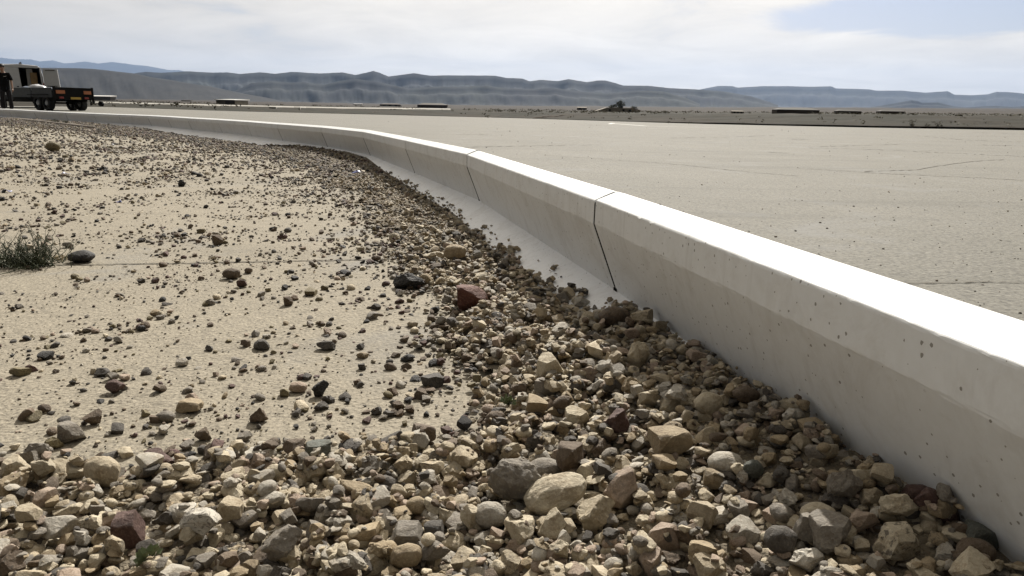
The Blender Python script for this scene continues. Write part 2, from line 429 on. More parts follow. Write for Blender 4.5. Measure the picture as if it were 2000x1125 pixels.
for i in range(len(K) - 1):
    A, B = K[i], K[i + 1]
    T = (B - A).normalized(); L = (B - A).length
    nA, nB = miter(i), miter(i + 1)
    nseg = 230 if i < 3 else (60 if i < 5 else (16 if i < 8 else 4))
    gap = 0.0065 if i < 4 else 0.0045
    rr = random.Random(100 + i)
    tilt = rr.uniform(-0.0015, 0.0015)
    vs, fs = [], []
    for k in range(nseg + 1):
        t = k / nseg
        c = A.lerp(B, t)
        n = nA.lerp(nB, t); n = n / max(1e-6, n.dot(Vector((T.y, -T.x))))
        zz = lerp(zk(A.y), zk(B.y), t)
        for j, p in enumerate(PROF):
            q = c + n * p.x
            ge = gap * (1 + (max(0, p.x) * 16 if p.y > 0.25 and i < 4 else 0))
            if k == 0: q = q + T * ge
            if k == nseg: q = q - T * ge
            w = 0.0
            if i < 4 and 1 < j < 15:
                w = (noise.noise(Vector((q.x * 9, q.y * 9, j * 0.35 + 3))) * 0.0007 + noise.noise(Vector((q.x * 60, q.y * 60, j * 1.7))) * 0.0005)
            if i < 5 and (math.hypot(p.x - TFp[0], p.y - TFp[1]) < 0.0046 or math.hypot(p.x - TBp[0], p.y - TBp[1]) < 0.005):      # small chips along both top edges
                cn = noise.noise(Vector((q.x * 26, q.y * 26, 2.0 if p.x < 0.03 else 8.0))) + 0.6 * noise.noise(Vector((q.x * 90, q.y * 90, 1.0)))
                w -= max(0.0, cn - 0.40) * 0.005
            vs.append((q.x - J[0].x + n.x * w, q.y - J[0].y + n.y * w, p.y + zz + tilt + w))
    m_ = len(PROF)
    for k in range(nseg):
        for j in range(m_):
            a0, a1 = k * m_ + j, k * m_ + (j + 1) % m_
            fs.append((a0, a0 + m_, a1 + m_, a1))
    fs.append(list(range(m_))); fs.append([nseg * m_ + j for j in range(m_)][::-1])
    o = from_data('kerb_block', vs, fs, M['kerb'], kerb)
    bmt = bmesh.new(); bmt.from_mesh(o.data); bmesh.ops.recalc_face_normals(bmt, faces=bmt.faces); bmt.to_mesh(o.data); bmt.free()
    # dark filler set back inside the joint
    if i > 0:
        vs, fs = [], []
        for dd in (-gap * 2.1, gap * 2.1):
            c = A + T * dd
            for p in PROF:
                g2 = Vector((0.03, 0.13)); p2 = p + (g2 - p).normalized() * 0.007
                q = c + nA * p2.x
                vs.append((q.x - J[0].x, q.y - J[0].y, p2.y + zk(A.y)))
        for j in range(m_):
            fs.append((j, (j + 1) % m_, m_ + (j + 1) % m_, m_ + j))
        from_data('joint_filler', vs, fs, M['joint'], kerb)

# the sloping foot the blocks stand on, one long strip
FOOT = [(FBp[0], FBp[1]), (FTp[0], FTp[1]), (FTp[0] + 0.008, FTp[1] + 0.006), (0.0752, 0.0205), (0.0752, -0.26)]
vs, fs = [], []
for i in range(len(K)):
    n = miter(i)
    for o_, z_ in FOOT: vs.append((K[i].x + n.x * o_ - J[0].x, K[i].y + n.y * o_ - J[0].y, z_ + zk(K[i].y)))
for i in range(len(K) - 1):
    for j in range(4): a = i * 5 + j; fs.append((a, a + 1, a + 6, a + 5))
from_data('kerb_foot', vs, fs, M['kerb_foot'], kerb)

# plan distance to the kerb: signed (positive = gravel side), on a fine polyline
KP = np.array([[p.x, p.y] for p in K])
def kerb_dist(X, Y):
    """distance from the front edge line of the kerb, positive on the gravel side (arrays)"""
    X = np.asarray(X, float); Y = np.asarray(Y, float)
    best = np.full(X.shape, 1e9); sgn = np.ones(X.shape)
    for i in range(len(KP) - 1):
        a = KP[i]; b = KP[i + 1]; d = b - a; L2 = (d ** 2).sum()
        t = np.clip(((X - a[0]) * d[0] + (Y - a[1]) * d[1]) / L2, 0, 1)
        qx = a[0] + t * d[0]; qy = a[1] + t * d[1]
        dist = np.hypot(X - qx, Y - qy)
        side = (Y - qy) * (-d[0]) + (X - qx) * d[1]        # >0: right/behind the kerb
        m = dist < best
        best = np.where(m, dist, best); sgn = np.where(m, np.where(side > 0, -1.0, 1.0), sgn)
    return best * sgn

# ------------------------------------------------------------------ ground on the gravel side
def zg(X, Y):
    d = np.hypot(X, Y)
    t = np.clip((d - 17) / 14, 0, 1)
    return -0.10 + 0.14 * t * t * (3 - 2 * t)
def zc_contact(Y):
    return np.interp(Y, [0, 1.0, 1.3, 1.6, 2.0, 3.0, 5.0, 6.5, 8.0, 9.5, 10.8, 12.0, 14.0, 40], [0.055, 0.05, 0.032, 0.014, -0.022, -0.034, -0.030, -0.018, 0.004, 0.03, 0.012, -0.05, -0.085, -0.085])
def heap(X, Y):
    """height of the gravel bed (arrays)"""
    u = kerb_dist(X, Y)
    z0 = zg(X, Y); zc = zc_contact(Y) - 0.012
    W = np.interp(Y, [0, 1, 2, 4, 8, 14, 30], [0.55, 0.55, 0.55, 0.7, 0.8, 0.8, 1.0])
    t = np.clip((u + 0.02) / W, 0, 1)
    h = (zc - z0) * (1 - t) ** 1.7
    return z0 + np.maximum(h, 0)

xs = np.concatenate([np.linspace(-60, -12, 25), np.linspace(-11, -2.2, 45), np.linspace(-2.1, 1.1, 161), np.linspace(1.3, 3.0, 4)])
ys = np.concatenate([np.linspace(-12, 0.4, 14), np.linspace(0.5, 3.5, 151), np.linspace(3.6, 12, 85), np.linspace(12.5, 45, 66)])
GX, GY = np.meshgrid(xs, ys)
GU = kerb_dist(GX, GY)
def grid_mesh(name, mask, Z, mat, smooth=True):
    idx = -np.ones(GX.shape, int); idx[mask] = np.arange(mask.sum())
    vs = np.stack([GX[mask], GY[mask], Z[mask]], 1)
    a, b, c, d = idx[:-1, :-1], idx[:-1, 1:], idx[1:, 1:], idx[1:, :-1]
    ok = (a >= 0) & (b >= 0) & (c >= 0) & (d >= 0)
    fs = np.stack([a[ok], b[ok], c[ok], d[ok]], 1)
    return from_data(name, vs.tolist(), fs.tolist(), mat, smooth=smooth)
nzg = np.array([[noise.noise(Vector((x * 0.7, y * 0.7, 0))) * 0.004 if abs(x) < 12 else 0 for x in xs] for y in ys])
pav = grid_mesh('pavement', (GU > -0.12) | (GY < 0), zg(GX, GY) + nzg, M['slab'])
tag(pav, kind='structure')
pav_bvh = BVHTree.FromObject(pav, bpy.context.evaluated_depsgraph_get())

# ------------------------------------------------------------------ apron behind the kerb and the land beyond
BX = [-900, -400, 0, 200, 300, 450, 700, 1000, 1300, 1500, 1700, 2000, 2500, 3300, 5200, 12000]
BYy = [206, 206, 206.5, 208.8, 212.0, 217.0, 223.0, 230.5, 240.0, 245.5, 249.5, 254.0, 263, 278, 318, 448]
BD = [40, 42, 44, 44, 46, 52, 66, 74, 64, 58, 54, 54, 54, 54, 46, 26]
def edge_pt(x): return at(x, interp(x, BX, BYy), interp(x, BX, BD))
kback = []
for i, p in enumerate(K): kback.append(p + miter(i) * 0.10)
# resample the kerb back line
kb = [Vector((2.6, -12)), Vector((1.6, -6))] + kback
kl = [0]
for i in range(1, len(kb)): kl.append(kl[-1] + (kb[i] - kb[i - 1]).length)
def kb_at(s): return Vector((float(np.interp(s, kl, [p.x for p in kb])), float(np.interp(s, kl, [p.y for p in kb]))))
nA_, nB_ = 200, 60
vs, fs = [], []
# pair far-edge x with kerb s: kerb point's own column where in the frame
ks = np.linspace(0, kl[-1], nA_)
colx = []
for s_ in ks:
    p = kb_at(s_)
    if p.y > 1.25:
        x_ = to_px((p.x, p.y, 0.1))[0]
    else:
        x_ = 2300 + (1.25 - p.y) ** 1.6 * 160
    colx.append(x_)
colx = np.minimum.accumulate(np.array(colx))
for i, s_ in enumerate(ks):
    p = kb_at(s_); e = edge_pt(colx[i])
    sl = e.z / e.y
    for j in range(nB_ + 1):
        t = (j / nB_) ** 1.8
        q = Vector((lerp(p.x, e.x, t), lerp(p.y, e.y, t)))
        z = sl * max(q.y, 0) if p.y > 1.25 else lerp(0, e.z, t)
        z += noise.noise(Vector((q.x * 0.12, q.y * 0.12, 4))) * 0.006 * min(1, q.y / 8) * (1 - t)
        vs.append((q.x, q.y, z))
for i in range(nA_ - 1):
    for j in range(nB_):
        a = i * (nB_ + 1) + j
        fs.append((a, a + 1, a + nB_ + 2, a + nB_ + 1))
apron = from_data('apron', vs, fs, M['apron'], smooth=True)
tag(apron, kind='structure')
apron_edge = [vs[i * (nB_ + 1) + nB_] for i in range(nA_)]

LX = [0, 200, 450, 700, 1000, 1350, 1700, 2000]
def ringz(x, ysr, D): return at(x, interp(x, LX, ysr), D)
Y_top = [200.5, 202.6, 208.4, 213.6, 219.3, 223.0, 224.5, 227.0]
Y_mid = [194, 196.6, 203.3, 208.5, 214.8, 219.0, 221.2, 224.2]
Y_m2 = [192.6, 194.8, 200, 205.5, 210.6, 214.0, 215.2, 217.5]
Y_far = [190.6, 192.6, 197, 202.5, 206.4, 209.4, 210.6, 212.3]
def land_col(x):
    """list of points from the apron's edge outwards, in one direction"""
    xc = min(2000, max(0, x)); e = edge_pt(x); D = e.y
    e0 = edge_pt(xc)
    def P(ysr, dd):
        q = ringz(xc, ysr, dd)
        if x == xc: return q
        r0 = at(xc, 220, dd); r1 = at(x, 220, dd)
        z = q.z if dd > 300 else (q.z if x == xc else e.z + (q.z - e0.z))
        # z at the same plan distance, carried on along the local tilt
        if dd > 100: z = CAM_H + (q.z - CAM_H)
        return Vector((r1.x, dd, z + (r1.x - r0.x) * 0.0))
    step = interp(xc, [0, 1250, 1420, 2000], [0.0, 0.0, 0.09, 0.10])
    top = P(Y_top, D + 9)
    pts = [e + Vector((0, -0.05, -0.02)), e + Vector((0, 0.9, 0.0)), e + Vector((0, 0.9, step)), e + Vector((0, 0.02, step))]
    for t in (0.25, 0.5, 0.75):
        q = e.lerp(top, t); q.z = lerp(e.z + step, top.z, t)
        pts.append(q)
    pts += [top, P(Y_top, D + 12) + Vector((0, 0, -0.05)), P(Y_mid, 160), P(Y_mid, 400), P(Y_m2, 1100), P(Y_far, 3500), P(Y_far, 9000)]
    return pts
cols = list(np.linspace(-800, 0, 30)[:-1]) + list(np.linspace(0, 2000, 260)) + list(np.linspace(2000, 3200, 30)[1:])
near_rows, far_rows = [], []
for x in cols:
    pc = land_col(float(x))
    near, far = [], []
    # subdivide the bank
    bank = pc[:11]
    for i in range(len(bank) - 1):
        n = [1, 1, 1, 3, 4, 4, 4, 3, 8, 3][i]
        for k in range(n):
            near.append(bank[i].lerp(bank[i + 1], k / n))
    near.append(bank[-1])
    for i in range(10, len(pc) - 1):
        n = 7
        for k in range(n): far.append(pc[i].lerp(pc[i + 1], k / n))
    far.append(pc[-1]); far.append(Vector((pc[-1].x * 4.0, pc[-1].y * 4.0, pc[-1].z)))
    near_rows.append(near); far_rows.append(far)
def rows_mesh(name, rows, mat, disp=None):
    vs, fs = [], []
    for r in rows:
        for j, p in enumerate(r):
            z = p.z + (disp(p, j, len(r)) if disp else 0)
            vs.append((p.x, p.y, z))
    m_ = len(rows[0])
    for i in range(len(rows) - 1):
        for j in range(m_ - 1):
            a = i * m_ + j; fs.append((a, a + m_, a + m_ + 1, a + 1))
    return from_data(name, vs, fs, mat, smooth=True)
def bank_disp(p, j, n):
    if j < 4: return 0
    a = noise.fractal(Vector((p.x * 0.35, p.y * 0.5, 1.3)), 0.9, 2.1, 5) * 0.09
    b = noise.noise(Vector((p.x * 0.09 + p.y * 0.22, p.y * 0.5, 7))) * 0.06
    f = min(1, (j - 3) / 4) * (1 if p.y < 140 else 0.6)
    # plough marks running slantwise up the bank
    m = noise.noise(Vector((p.x * 0.045, 9.2, 0)))
    g = math.sin((p.x + p.y * 2.2) * 1.7) * 0.05 * max(0, m) * 2
    return (a + b + g) * f
bank = rows_mesh('desert_bank', near_rows, M['desert'], bank_disp); tag(bank, kind='structure')
def plain_disp(p, j, n):
    if j == 0 or p.y > 12000: return 0
    return noise.fractal(Vector((p.x / 220, p.y / 420, 2)), 0.9, 2.1, 4) * p.y * 0.0009
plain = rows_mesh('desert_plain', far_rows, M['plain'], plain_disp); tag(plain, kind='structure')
# the wide ground under and behind everything
gv = []; gf = []
rad = [0, 60, 400, 3000, 20000, 41000]
for k in range(48):
    a = k * 2 * math.pi / 48
    for r_ in rad: gv.append((math.cos(a) * r_, math.sin(a) * r_, -1.2 - r_ * 0.0006))
for k in range(48):
    k2 = (k + 1) % 48
    for j in range(len(rad) - 1):
        a, b, c, d = k * 6 + j, k * 6 + j + 1, k2 * 6 + j + 1, k2 * 6 + j
        gf.append((a, b, c) if j == 0 else (a, b, c, d))
        if j == 0: gf[-1] = (k * 6, k * 6 + 1, k2 * 6 + 1)
bm = bmesh.new()
bv = [bm.verts.new(v) for v in gv]
for f in gf:
    try: bm.faces.new([bv[i] for i in f])
    except ValueError: pass
bmesh.ops.remove_doubles(bm, verts=bm.verts, dist=0.001)
ground = from_bm('ground', bm, M['plain']); tag(ground, kind='structure')

dg = bpy.context.evaluated_depsgraph_get()
BV = [BVHTree.FromObject(o, dg) for o in (apron, bank, plain)]
def surf(x, y):
    """where the line of sight through a photograph point meets the land behind the kerb"""
    o = Vector((0, 0, CAM_H)); d = ray(x, y).normalized(); best = None
    for b in BV:
        h = b.ray_cast(o, d)
        if h[0] is not None and (best is None or h[3] < best[1]): best = (h[0], h[3])
    return best[0] if best else atz(x, y, 0) if d.z < 0 else at(x, y, 500)
def drop(X, Y):
    best = None
    for b in BV:
        h = b.ray_cast(Vector((X, Y, 3000)), Vector((0, 0, -1)))
        if h[0] is not None and (best is None or h[0].z > best): best = h[0].z
    return 0.0 if best is None else best

# ------------------------------------------------------------------ mountain ridges
def ridge(name, prof, ybase, D, depth, mat, seed, rough=1.0, tiers=1.0):
    """prof: photograph points of the crest line; a real massif with depth behind it"""
    xs_ = [p[0] for p in prof]; ys_ = [p[1] for p in prof]
    x0, x1 = xs_[0], xs_[-1]
    n = max(60, int((x1 - x0) / 2.0)); rows = 34
    vs, fs = [], []
    for i in range(n + 1):
        x = lerp(x0, x1, i / n); yc = interp(x, xs_, ys_)
        yb = interp(x, ybase[0], ybase[1])
        base = at(x, yb + 1.5, D); crest = at(x, yc, D + depth * 0.42)
        H = crest.z - base.z
        for j in range(rows + 1):
            t = j / rows
            dist = D + depth * t
            pt = at(x, 300, dist)
            if t <= 0.42:
                u = t / 0.42
                gul = noise.fractal(Vector((x * 0.035 + u * 0.5 + seed, u * 2.2 + x * 0.012, seed)), 0.8, 2.2, 6)
                # talus, cliff, shelf, cliff: the layered look of the plateau edge
                prf = 0.42 * u ** 1.4 + 0.58 * (smooth01((u - 0.35) / 0.35) * 0.55 + smooth01((u - 0.82) / 0.18) * 0.45)
                prf = prf * tiers + (1 - tiers) * u ** 1.1
                prf += gul * 0.13 * rough * math.sin(math.pi * u)
                z = base.z - 6 + (H + 6) * prf
                # spurs reach forward
                dist2 = dist - depth * 0.05 * rough * noise.noise(Vector((x * 0.03 + u * 0.6 + seed, seed, u * 1.2))) * math.sin(math.pi * u)
                pt = at(x, 300, max(D * 0.97, dist2))
                zc_ = z
            else:
                u = (t - 0.42) / 0.58
                zc_ = crest.z * (1 - 0.55 * u ** 1.5) - abs(noise.noise(Vector((x * 0.02, u * 3, seed)))) * H * 0.15
            vs.append((pt.x, pt.y, zc_))
    for i in range(n):
        for j in range(rows):
            a = i * (rows + 1) + j
            fs.append((a, a + rows + 1, a + rows + 2, a + 1))
    o = from_data(name, vs, fs, mat, smooth=True); tag(o, kind='structure')
    return o
YB = ([-600, 0, 200, 450, 700, 1000, 1350, 1700, 2000, 2600], [186, 190.6, 192.6, 197, 202.5, 206.4, 209.4, 210.6, 212.3, 216])
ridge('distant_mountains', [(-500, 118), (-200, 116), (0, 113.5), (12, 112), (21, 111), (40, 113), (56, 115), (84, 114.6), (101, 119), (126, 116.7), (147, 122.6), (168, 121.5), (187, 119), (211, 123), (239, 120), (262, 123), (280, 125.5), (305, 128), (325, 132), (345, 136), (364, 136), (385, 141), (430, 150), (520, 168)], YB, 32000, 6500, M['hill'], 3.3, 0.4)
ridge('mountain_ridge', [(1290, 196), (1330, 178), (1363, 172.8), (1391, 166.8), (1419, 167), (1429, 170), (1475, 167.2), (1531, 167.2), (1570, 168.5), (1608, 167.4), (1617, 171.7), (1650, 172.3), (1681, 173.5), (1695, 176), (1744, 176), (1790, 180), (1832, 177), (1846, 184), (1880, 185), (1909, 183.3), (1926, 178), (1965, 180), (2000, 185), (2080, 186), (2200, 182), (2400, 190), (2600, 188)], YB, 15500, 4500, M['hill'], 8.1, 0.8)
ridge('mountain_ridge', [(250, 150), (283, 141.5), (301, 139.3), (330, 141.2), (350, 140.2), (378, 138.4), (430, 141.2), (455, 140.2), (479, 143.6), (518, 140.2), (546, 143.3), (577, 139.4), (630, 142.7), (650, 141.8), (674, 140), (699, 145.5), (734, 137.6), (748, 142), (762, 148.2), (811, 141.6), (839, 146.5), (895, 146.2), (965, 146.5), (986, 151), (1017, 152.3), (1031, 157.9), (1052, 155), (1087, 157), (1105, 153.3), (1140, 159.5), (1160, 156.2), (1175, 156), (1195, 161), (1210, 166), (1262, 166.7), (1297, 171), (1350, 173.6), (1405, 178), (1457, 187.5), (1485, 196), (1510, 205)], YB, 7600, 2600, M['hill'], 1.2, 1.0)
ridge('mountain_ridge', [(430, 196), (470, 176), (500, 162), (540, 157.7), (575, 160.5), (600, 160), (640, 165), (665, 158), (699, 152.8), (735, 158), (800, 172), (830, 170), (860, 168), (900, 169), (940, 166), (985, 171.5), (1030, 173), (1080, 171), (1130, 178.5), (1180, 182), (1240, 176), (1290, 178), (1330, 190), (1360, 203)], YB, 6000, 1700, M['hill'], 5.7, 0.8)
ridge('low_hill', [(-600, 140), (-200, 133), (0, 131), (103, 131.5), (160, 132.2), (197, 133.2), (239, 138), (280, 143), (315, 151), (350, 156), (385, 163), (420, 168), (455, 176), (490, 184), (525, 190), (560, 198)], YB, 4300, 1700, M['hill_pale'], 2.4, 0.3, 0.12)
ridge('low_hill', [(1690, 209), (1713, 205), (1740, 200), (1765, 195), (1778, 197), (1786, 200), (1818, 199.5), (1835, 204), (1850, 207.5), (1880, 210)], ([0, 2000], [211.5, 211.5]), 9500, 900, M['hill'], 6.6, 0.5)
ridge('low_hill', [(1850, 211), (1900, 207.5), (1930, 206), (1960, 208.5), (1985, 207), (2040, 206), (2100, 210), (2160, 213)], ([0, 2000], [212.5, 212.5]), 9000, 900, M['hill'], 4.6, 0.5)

# ------------------------------------------------------------------ haze
hz_m = bpy.data.materials.new('haze'); hz_m.use_nodes = True
hn = hz_m.node_tree; hn.nodes.clear()
ho = hn.nodes.new('ShaderNodeOutputMaterial'); hv = hn.nodes.new('ShaderNodeVolumePrincipled')
hv.inputs['Color'].default_value = (0.38, 0.51, 0.76, 1); hv.inputs['Density'].default_value = 2.0e-5
hv.inputs['Anisotropy'].default_value = 0.3
hn.links.new(hv.outputs[0], ho.inputs['Volume'])
hz_m.volume_intersection_method = 'FAST' if hasattr(hz_m, 'volume_intersection_method') else None
bm = bmesh.new(); bx(bm, (0, 0, 1200), (84000, 84000, 2600 + 100))
# bottom a metre under the lowest ground
hz = from_bm('haze', bm, hz_m)
for v in hz.data.vertices:
    v.co.z = 2700 if v.co.z > 0 else -43
tag(hz, kind='stuff')

# ------------------------------------------------------------------ strips, cracks and marks lying on the surfaces
def ribbon(name, pts, width, mat, bvh_fn, lift=0.003, kind='structure', parent=None):
    vs, fs = [], []
    P = [bvh_fn(p) for p in pts]
    for i, p in enumerate(P):
        t = (P[min(i + 1, len(P) - 1)] - P[max(i - 1, 0)]); t.z = 0; t.normalize()
        n = Vector((-t.y, t.x, 0)); w = width[i] if isinstance(width, list) else width
        vs.append(p + n * w / 2 + Vector((0, 0, lift))); vs.append(p - n * w / 2 + Vector((0, 0, lift)))
    for i in range(len(P) - 1): fs.append((2 * i, 2 * i + 1, 2 * i + 3, 2 * i + 2))
    o = from_data(name, vs, fs, mat, parent)
    if kind: tag(o, kind=kind)
    return o
def dens(pts, step, jit, seed=1):
    r = random.Random(seed); out = []
    for i in range(len(pts) - 1):
        a, b = pts[i], pts[i + 1]; L = math.hypot(b[0] - a[0], b[1] - a[1]); n = max(1, int(L / step))
        for k in range(n):
            t = k / n; out.append((lerp(a[0], b[0], t), lerp(a[1], b[1], t) + r.uniform(-jit, jit)))
    out.append(pts[-1]); return out
fn_a = lambda p: surf(p[0], p[1])
def fn_p(p):
    d = ray(p[0], p[1]); h = pav_bvh.ray_cast(Vector((0, 0, CAM_H)), d.normalized())
    return h[0] if h[0] is not None else atz(p[0], p[1], -0.1)
ribbon('pavement_crack', dens([(-40, 518), (60, 519), (220, 517), (400, 514), (560, 511), (700, 508), (800, 505)], 7, 0.7, 3), [0.008 + 0.006 * rnd.random() for _ in range(400)], M['crack'], fn_p)
for k, (pp, w) in enumerate([
        ([(1766, 554), (1850, 553.5), (1930, 551.5), (2010, 554), (2100, 553)], 0.012),
        ([(1580, 289), (1700, 292), (1850, 299), (2010, 306)], 0.06),
        ([(1690, 335), (1790, 332), (1815, 327), (1850, 322), (1900, 315), (1960, 312)], 0.035),
        ([(1560, 329), (1740, 340), (1900, 347), (2010, 353)], 0.03),
        ([(1790, 265), (1880, 273), (1960, 276), (2010, 278)], 0.10),
        ([(1920, 283), (2010, 285)], 0.08),
        ([(1600, 287), (1680, 284), (1760, 282)], 0.05),
        ([(905, 288), (980, 286), (1080, 284), (1180, 283)], 0.045),
        ([(1060, 303), (1180, 311), (1330, 322), (1480, 338), (1560, 344)], 0.02),
        ([(1130, 244), (1190, 245.5)], 0.3), ([(1545, 272), (1580, 272.6)], 0.12), ([(1310, 270), (1420, 268), (1520, 264)], 0.08),
        ([(1900, 258.5), (2010, 262)], 0.16), ([(700, 256), (830, 262), (960, 263)], 0.06), ([(1500, 297), (1540, 299)], 0.06)]):
    ribbon('apron_crack', dens(pp, 8, 0.45, 20 + k), [w * rnd.uniform(0.25, 1.0) for _ in range(400)], M['crack'], fn_a)
M['paint'] = simple('worn_white_paint', (0.62, 0.60, 0.54), 0.7)
ribbon('painted_line', dens([(1190, 242.2), (1197, 240.6)], 3, 0, 1) + dens([(1197, 241.2), (1260, 246), (1330, 248), (1400, 248.6)], 6, 0, 1), 0.22, M['paint'], fn_a)
vs, fs = [], []
for k in range(60):
    t = k / 59; x_ = lerp(186, 880, t); y_ = interp(x_, [186, 450, 650, 880], [199.4, 205.8, 210.3, 213.0])
    D_ = min(surf(x_ + q, y_ + 1.2).y for q in (-12, -6, 0, 6, 12)) - 2.5
    a_, b_ = at(x_, y_ + 1.15, D_), at(x_, y_ - 1.15, D_ + 9)
    vs += [(a_.x, a_.y, a_.z - 0.5), tuple(a_), tuple(b_), (b_.x, b_.y + 1.0, b_.z - 1.5)]
for k in range(59):
    for j in range(3): a_ = k * 4 + j; fs.append((a_, a_ + 4, a_ + 5, a_ + 1))
tag(from_data('runway', vs, fs, M['track']), kind='structure')

# ------------------------------------------------------------------ far buildings, trees, bushes
M['roof_white'] = simple('white_roof_sheet', (0.72, 0.71, 0.68), 0.5, var=0.04)
M['wall_dun'] = simple('dun_rendered_wall', (0.34, 0.30, 0.24), 0.9, scale=0.5)
M['wall_grey'] = simple('grey_wall', (0.15, 0.14, 0.125), 0.9, scale=0.5)
M['shed_dark'] = simple('brown_corrugated_shed', (0.07, 0.056, 0.045), 0.85, scale=0.3)
M['shed_roof'] = simple('dull_brown_roof', (0.040, 0.034, 0.028), 0.85, scale=0.3)
M['black'] = simple('black_opening', (0.012, 0.012, 0.012), 0.9)
M['leaf_far'] = simple('dark_tree_foliage', (0.045, 0.055, 0.03), 0.9, var=0.35, scale=0.8)
M['bush'] = simple('dry_bush_foliage', (0.085, 0.075, 0.035), 0.9, var=0.3, scale=5)
M['bark'] = simple('tree_bark', (0.09, 0.07, 0.05), 0.95)

def far_building(x0, x1, ytop, ybase, label, name='shed', wall='shed_dark', roof='shed_roof', openings=0, hip=True, over=0.0, depth=None, roof_t=None, split=None):
    base = surf((x0 + x1) / 2, ybase); D = base.y
    p0, p1 = at(x0, ybase, D), at(x1, ybase, D); q = at((x0 + x1) / 2, ytop, D)
    W = p1.x - p0.x; H = q.z - base.z; dp = depth or W * 0.35
    e = empty(name, (base.x, D + dp / 2, base.z))
    tag(e, label, 'building' if name != 'shed' else 'shed')
    zr = H * (0.62 if hip else 0.70)
    bm = bmesh.new(); bx(bm, (0, 0, zr / 2 - 0.5), (W * (1 - over), dp, zr + 1.0)); from_bm('wall', bm, M[wall], e)
    bm = bmesh.new()
    if hip:
        ov = W * 0.01
        v = [bm.verts.new(c) for c in ((-W / 2 - ov, -dp / 2 - ov, zr + .01), (W / 2 + ov, -dp / 2 - ov, zr + .01), (W / 2 + ov, dp / 2 + ov, zr + .01), (-W / 2 - ov, dp / 2 + ov, zr + .01), (-W / 2 + dp * 0.5, 0, H), (W / 2 - dp * .5, 0, H))]
        for f in ((0, 1, 5, 4), (1, 2, 5), (2, 3, 4, 5), (3, 0, 4), (3, 2, 1, 0)): bm.faces.new([v[i] for i in f])
    else:
        f_ = dp * 0.6; zf = lerp(zr, H, 0.35)       # single pitch, low edge towards us
        v = [bm.verts.new(c) for c in ((-W / 2, -f_, zr + .02), (W / 2, -f_, zr + .02), (W / 2, f_, zr + .02), (-W / 2, f_, zr + .02), (-W / 2, -f_, zf), (W / 2, -f_, zf), (W / 2, f_, H), (-W / 2, f_, H))]
        for f in ((3, 2, 1, 0), (4, 5, 6, 7), (0, 1, 5, 4), (1, 2, 6, 5), (2, 3, 7, 6), (3, 0, 4, 7)): bm.faces.new([v[i] for i in f])
    from_bm('roof', bm, M[roof], e)
    if split is not None:      # a darker recessed half
        bm = bmesh.new(); bx(bm, (W * split[0], -dp / 2 - 0.03, zr * 0.48), (W * split[1], 0.10, zr * 0.92)); from_bm('wall_panel', bm, M['wall_grey'], e)
    for k in range(openings):
        xx = lerp(-0.42, 0.42, (k + 0.5) / openings) * W * (1 - over)
        bm = bmesh.new(); bx(bm, (xx, -dp / 2 - 0.04, zr * 0.45), (W / openings * 0.38, 0.12, zr * 0.6)); from_bm('window', bm, M['black'], e)
    return e
far_building(1517, 1600, 210, 221.8, 'longest of the three low brown sheds, leftmost on the plain right of centre')
far_building(1635, 1682, 213.6, 222.4, 'middle and smallest low brown shed of the row of three')
far_building(1719, 1768, 214.2, 223.0, 'rightmost low brown shed of the three, under the small dark hill')
far_building(421, 461, 192.2, 204.6, 'small dun building with a flat white overhanging roof beyond the pale runway', 'building', 'wall_dun', 'roof_white', hip=False, over=0.08, depth=6, split=(0.22, 0.45))
far_building(165, 217, 185.8, 196.2, 'low open building with a white flat roof behind the trailer tailgate', 'building', 'wall_grey', 'roof_white', hip=False, over=0.05, depth=6)
far_building(815, 873, 201.2, 210.8, 'long low dark hangar beyond the runway left of centre', 'building', 'shed_dark', 'shed_dark', hip=True)
far_building(742, 782, 201.6, 207.6, 'dark low roofed building far off, left of the long hangar', 'building', 'wall_grey', 'shed_dark', hip=True, openings=3)
far_building(690, 707, 202.6, 205.4, 'tiny pale hut far left of the long hangar', 'building', 'wall_dun', 'roof_white', hip=False)
far_building(1127, 1146, 209.0, 215.0, 'small pinkish block hut left of the ruined building with trees', 'building', 'wall_dun', 'wall_dun', hip=False, openings=2)
far_building(1429, 1453, 216.2, 221.6, 'small pale open fronted hut between the trees and the three sheds', 'building', 'wall_dun', 'wall_dun', hip=False, openings=3)
far_building(1868, 1880, 224.0, 226.2, 'tiny black hut on the bank at the far right', 'building', 'black', 'black', hip=False)
far_building(354, 373, 194.6, 198.0, 'small low dark building on the plain left of the white roofed one', 'building', 'wall_grey', 'shed_dark', hip=True)
# the ruin with sloping side walls
base = surf(1205, 218.6); D = base.y; u_ = D / F_PX
e = empty('ruined_building', tuple(base)); tag(e, 'ruined pale mud building with broken sloping walls below two dark trees', 'building')
for (xa, xb, ha, hb, nm) in ((-42, -20, 0.5, 7.5, 'wall'), (-20, 0, 7.5, 7.0, 'wall'), (0, 28, 7, 7.5, 'wall'), (30, 44, 8, 4, 'wall')):
    bm = bmesh.new(); d_ = 3.0
    v = [bm.verts.new((a * u_, y_, z * u_)) for y_ in (0, d_) for a, z in ((xa, -3), (xb, -3), (xb, hb), (xa, ha))]
    for f in ((0, 1, 2, 3), (7, 6, 5, 4), (0, 4, 5, 1), (1, 5, 6, 2), (2, 6, 7, 3), (3, 7, 4, 0)): bm.faces.new([v[i] for i in f])
    from_bm(nm, bm, M['wall_dun'], e)
for xx in (-14, 12, 24):
    bm = bmesh.new(); bx(bm, (xx * u_, -0.06, 3.0 * u_), (4 * u_, 0.1, 3.6 * u_)); from_bm('window', bm, M['black'], e)

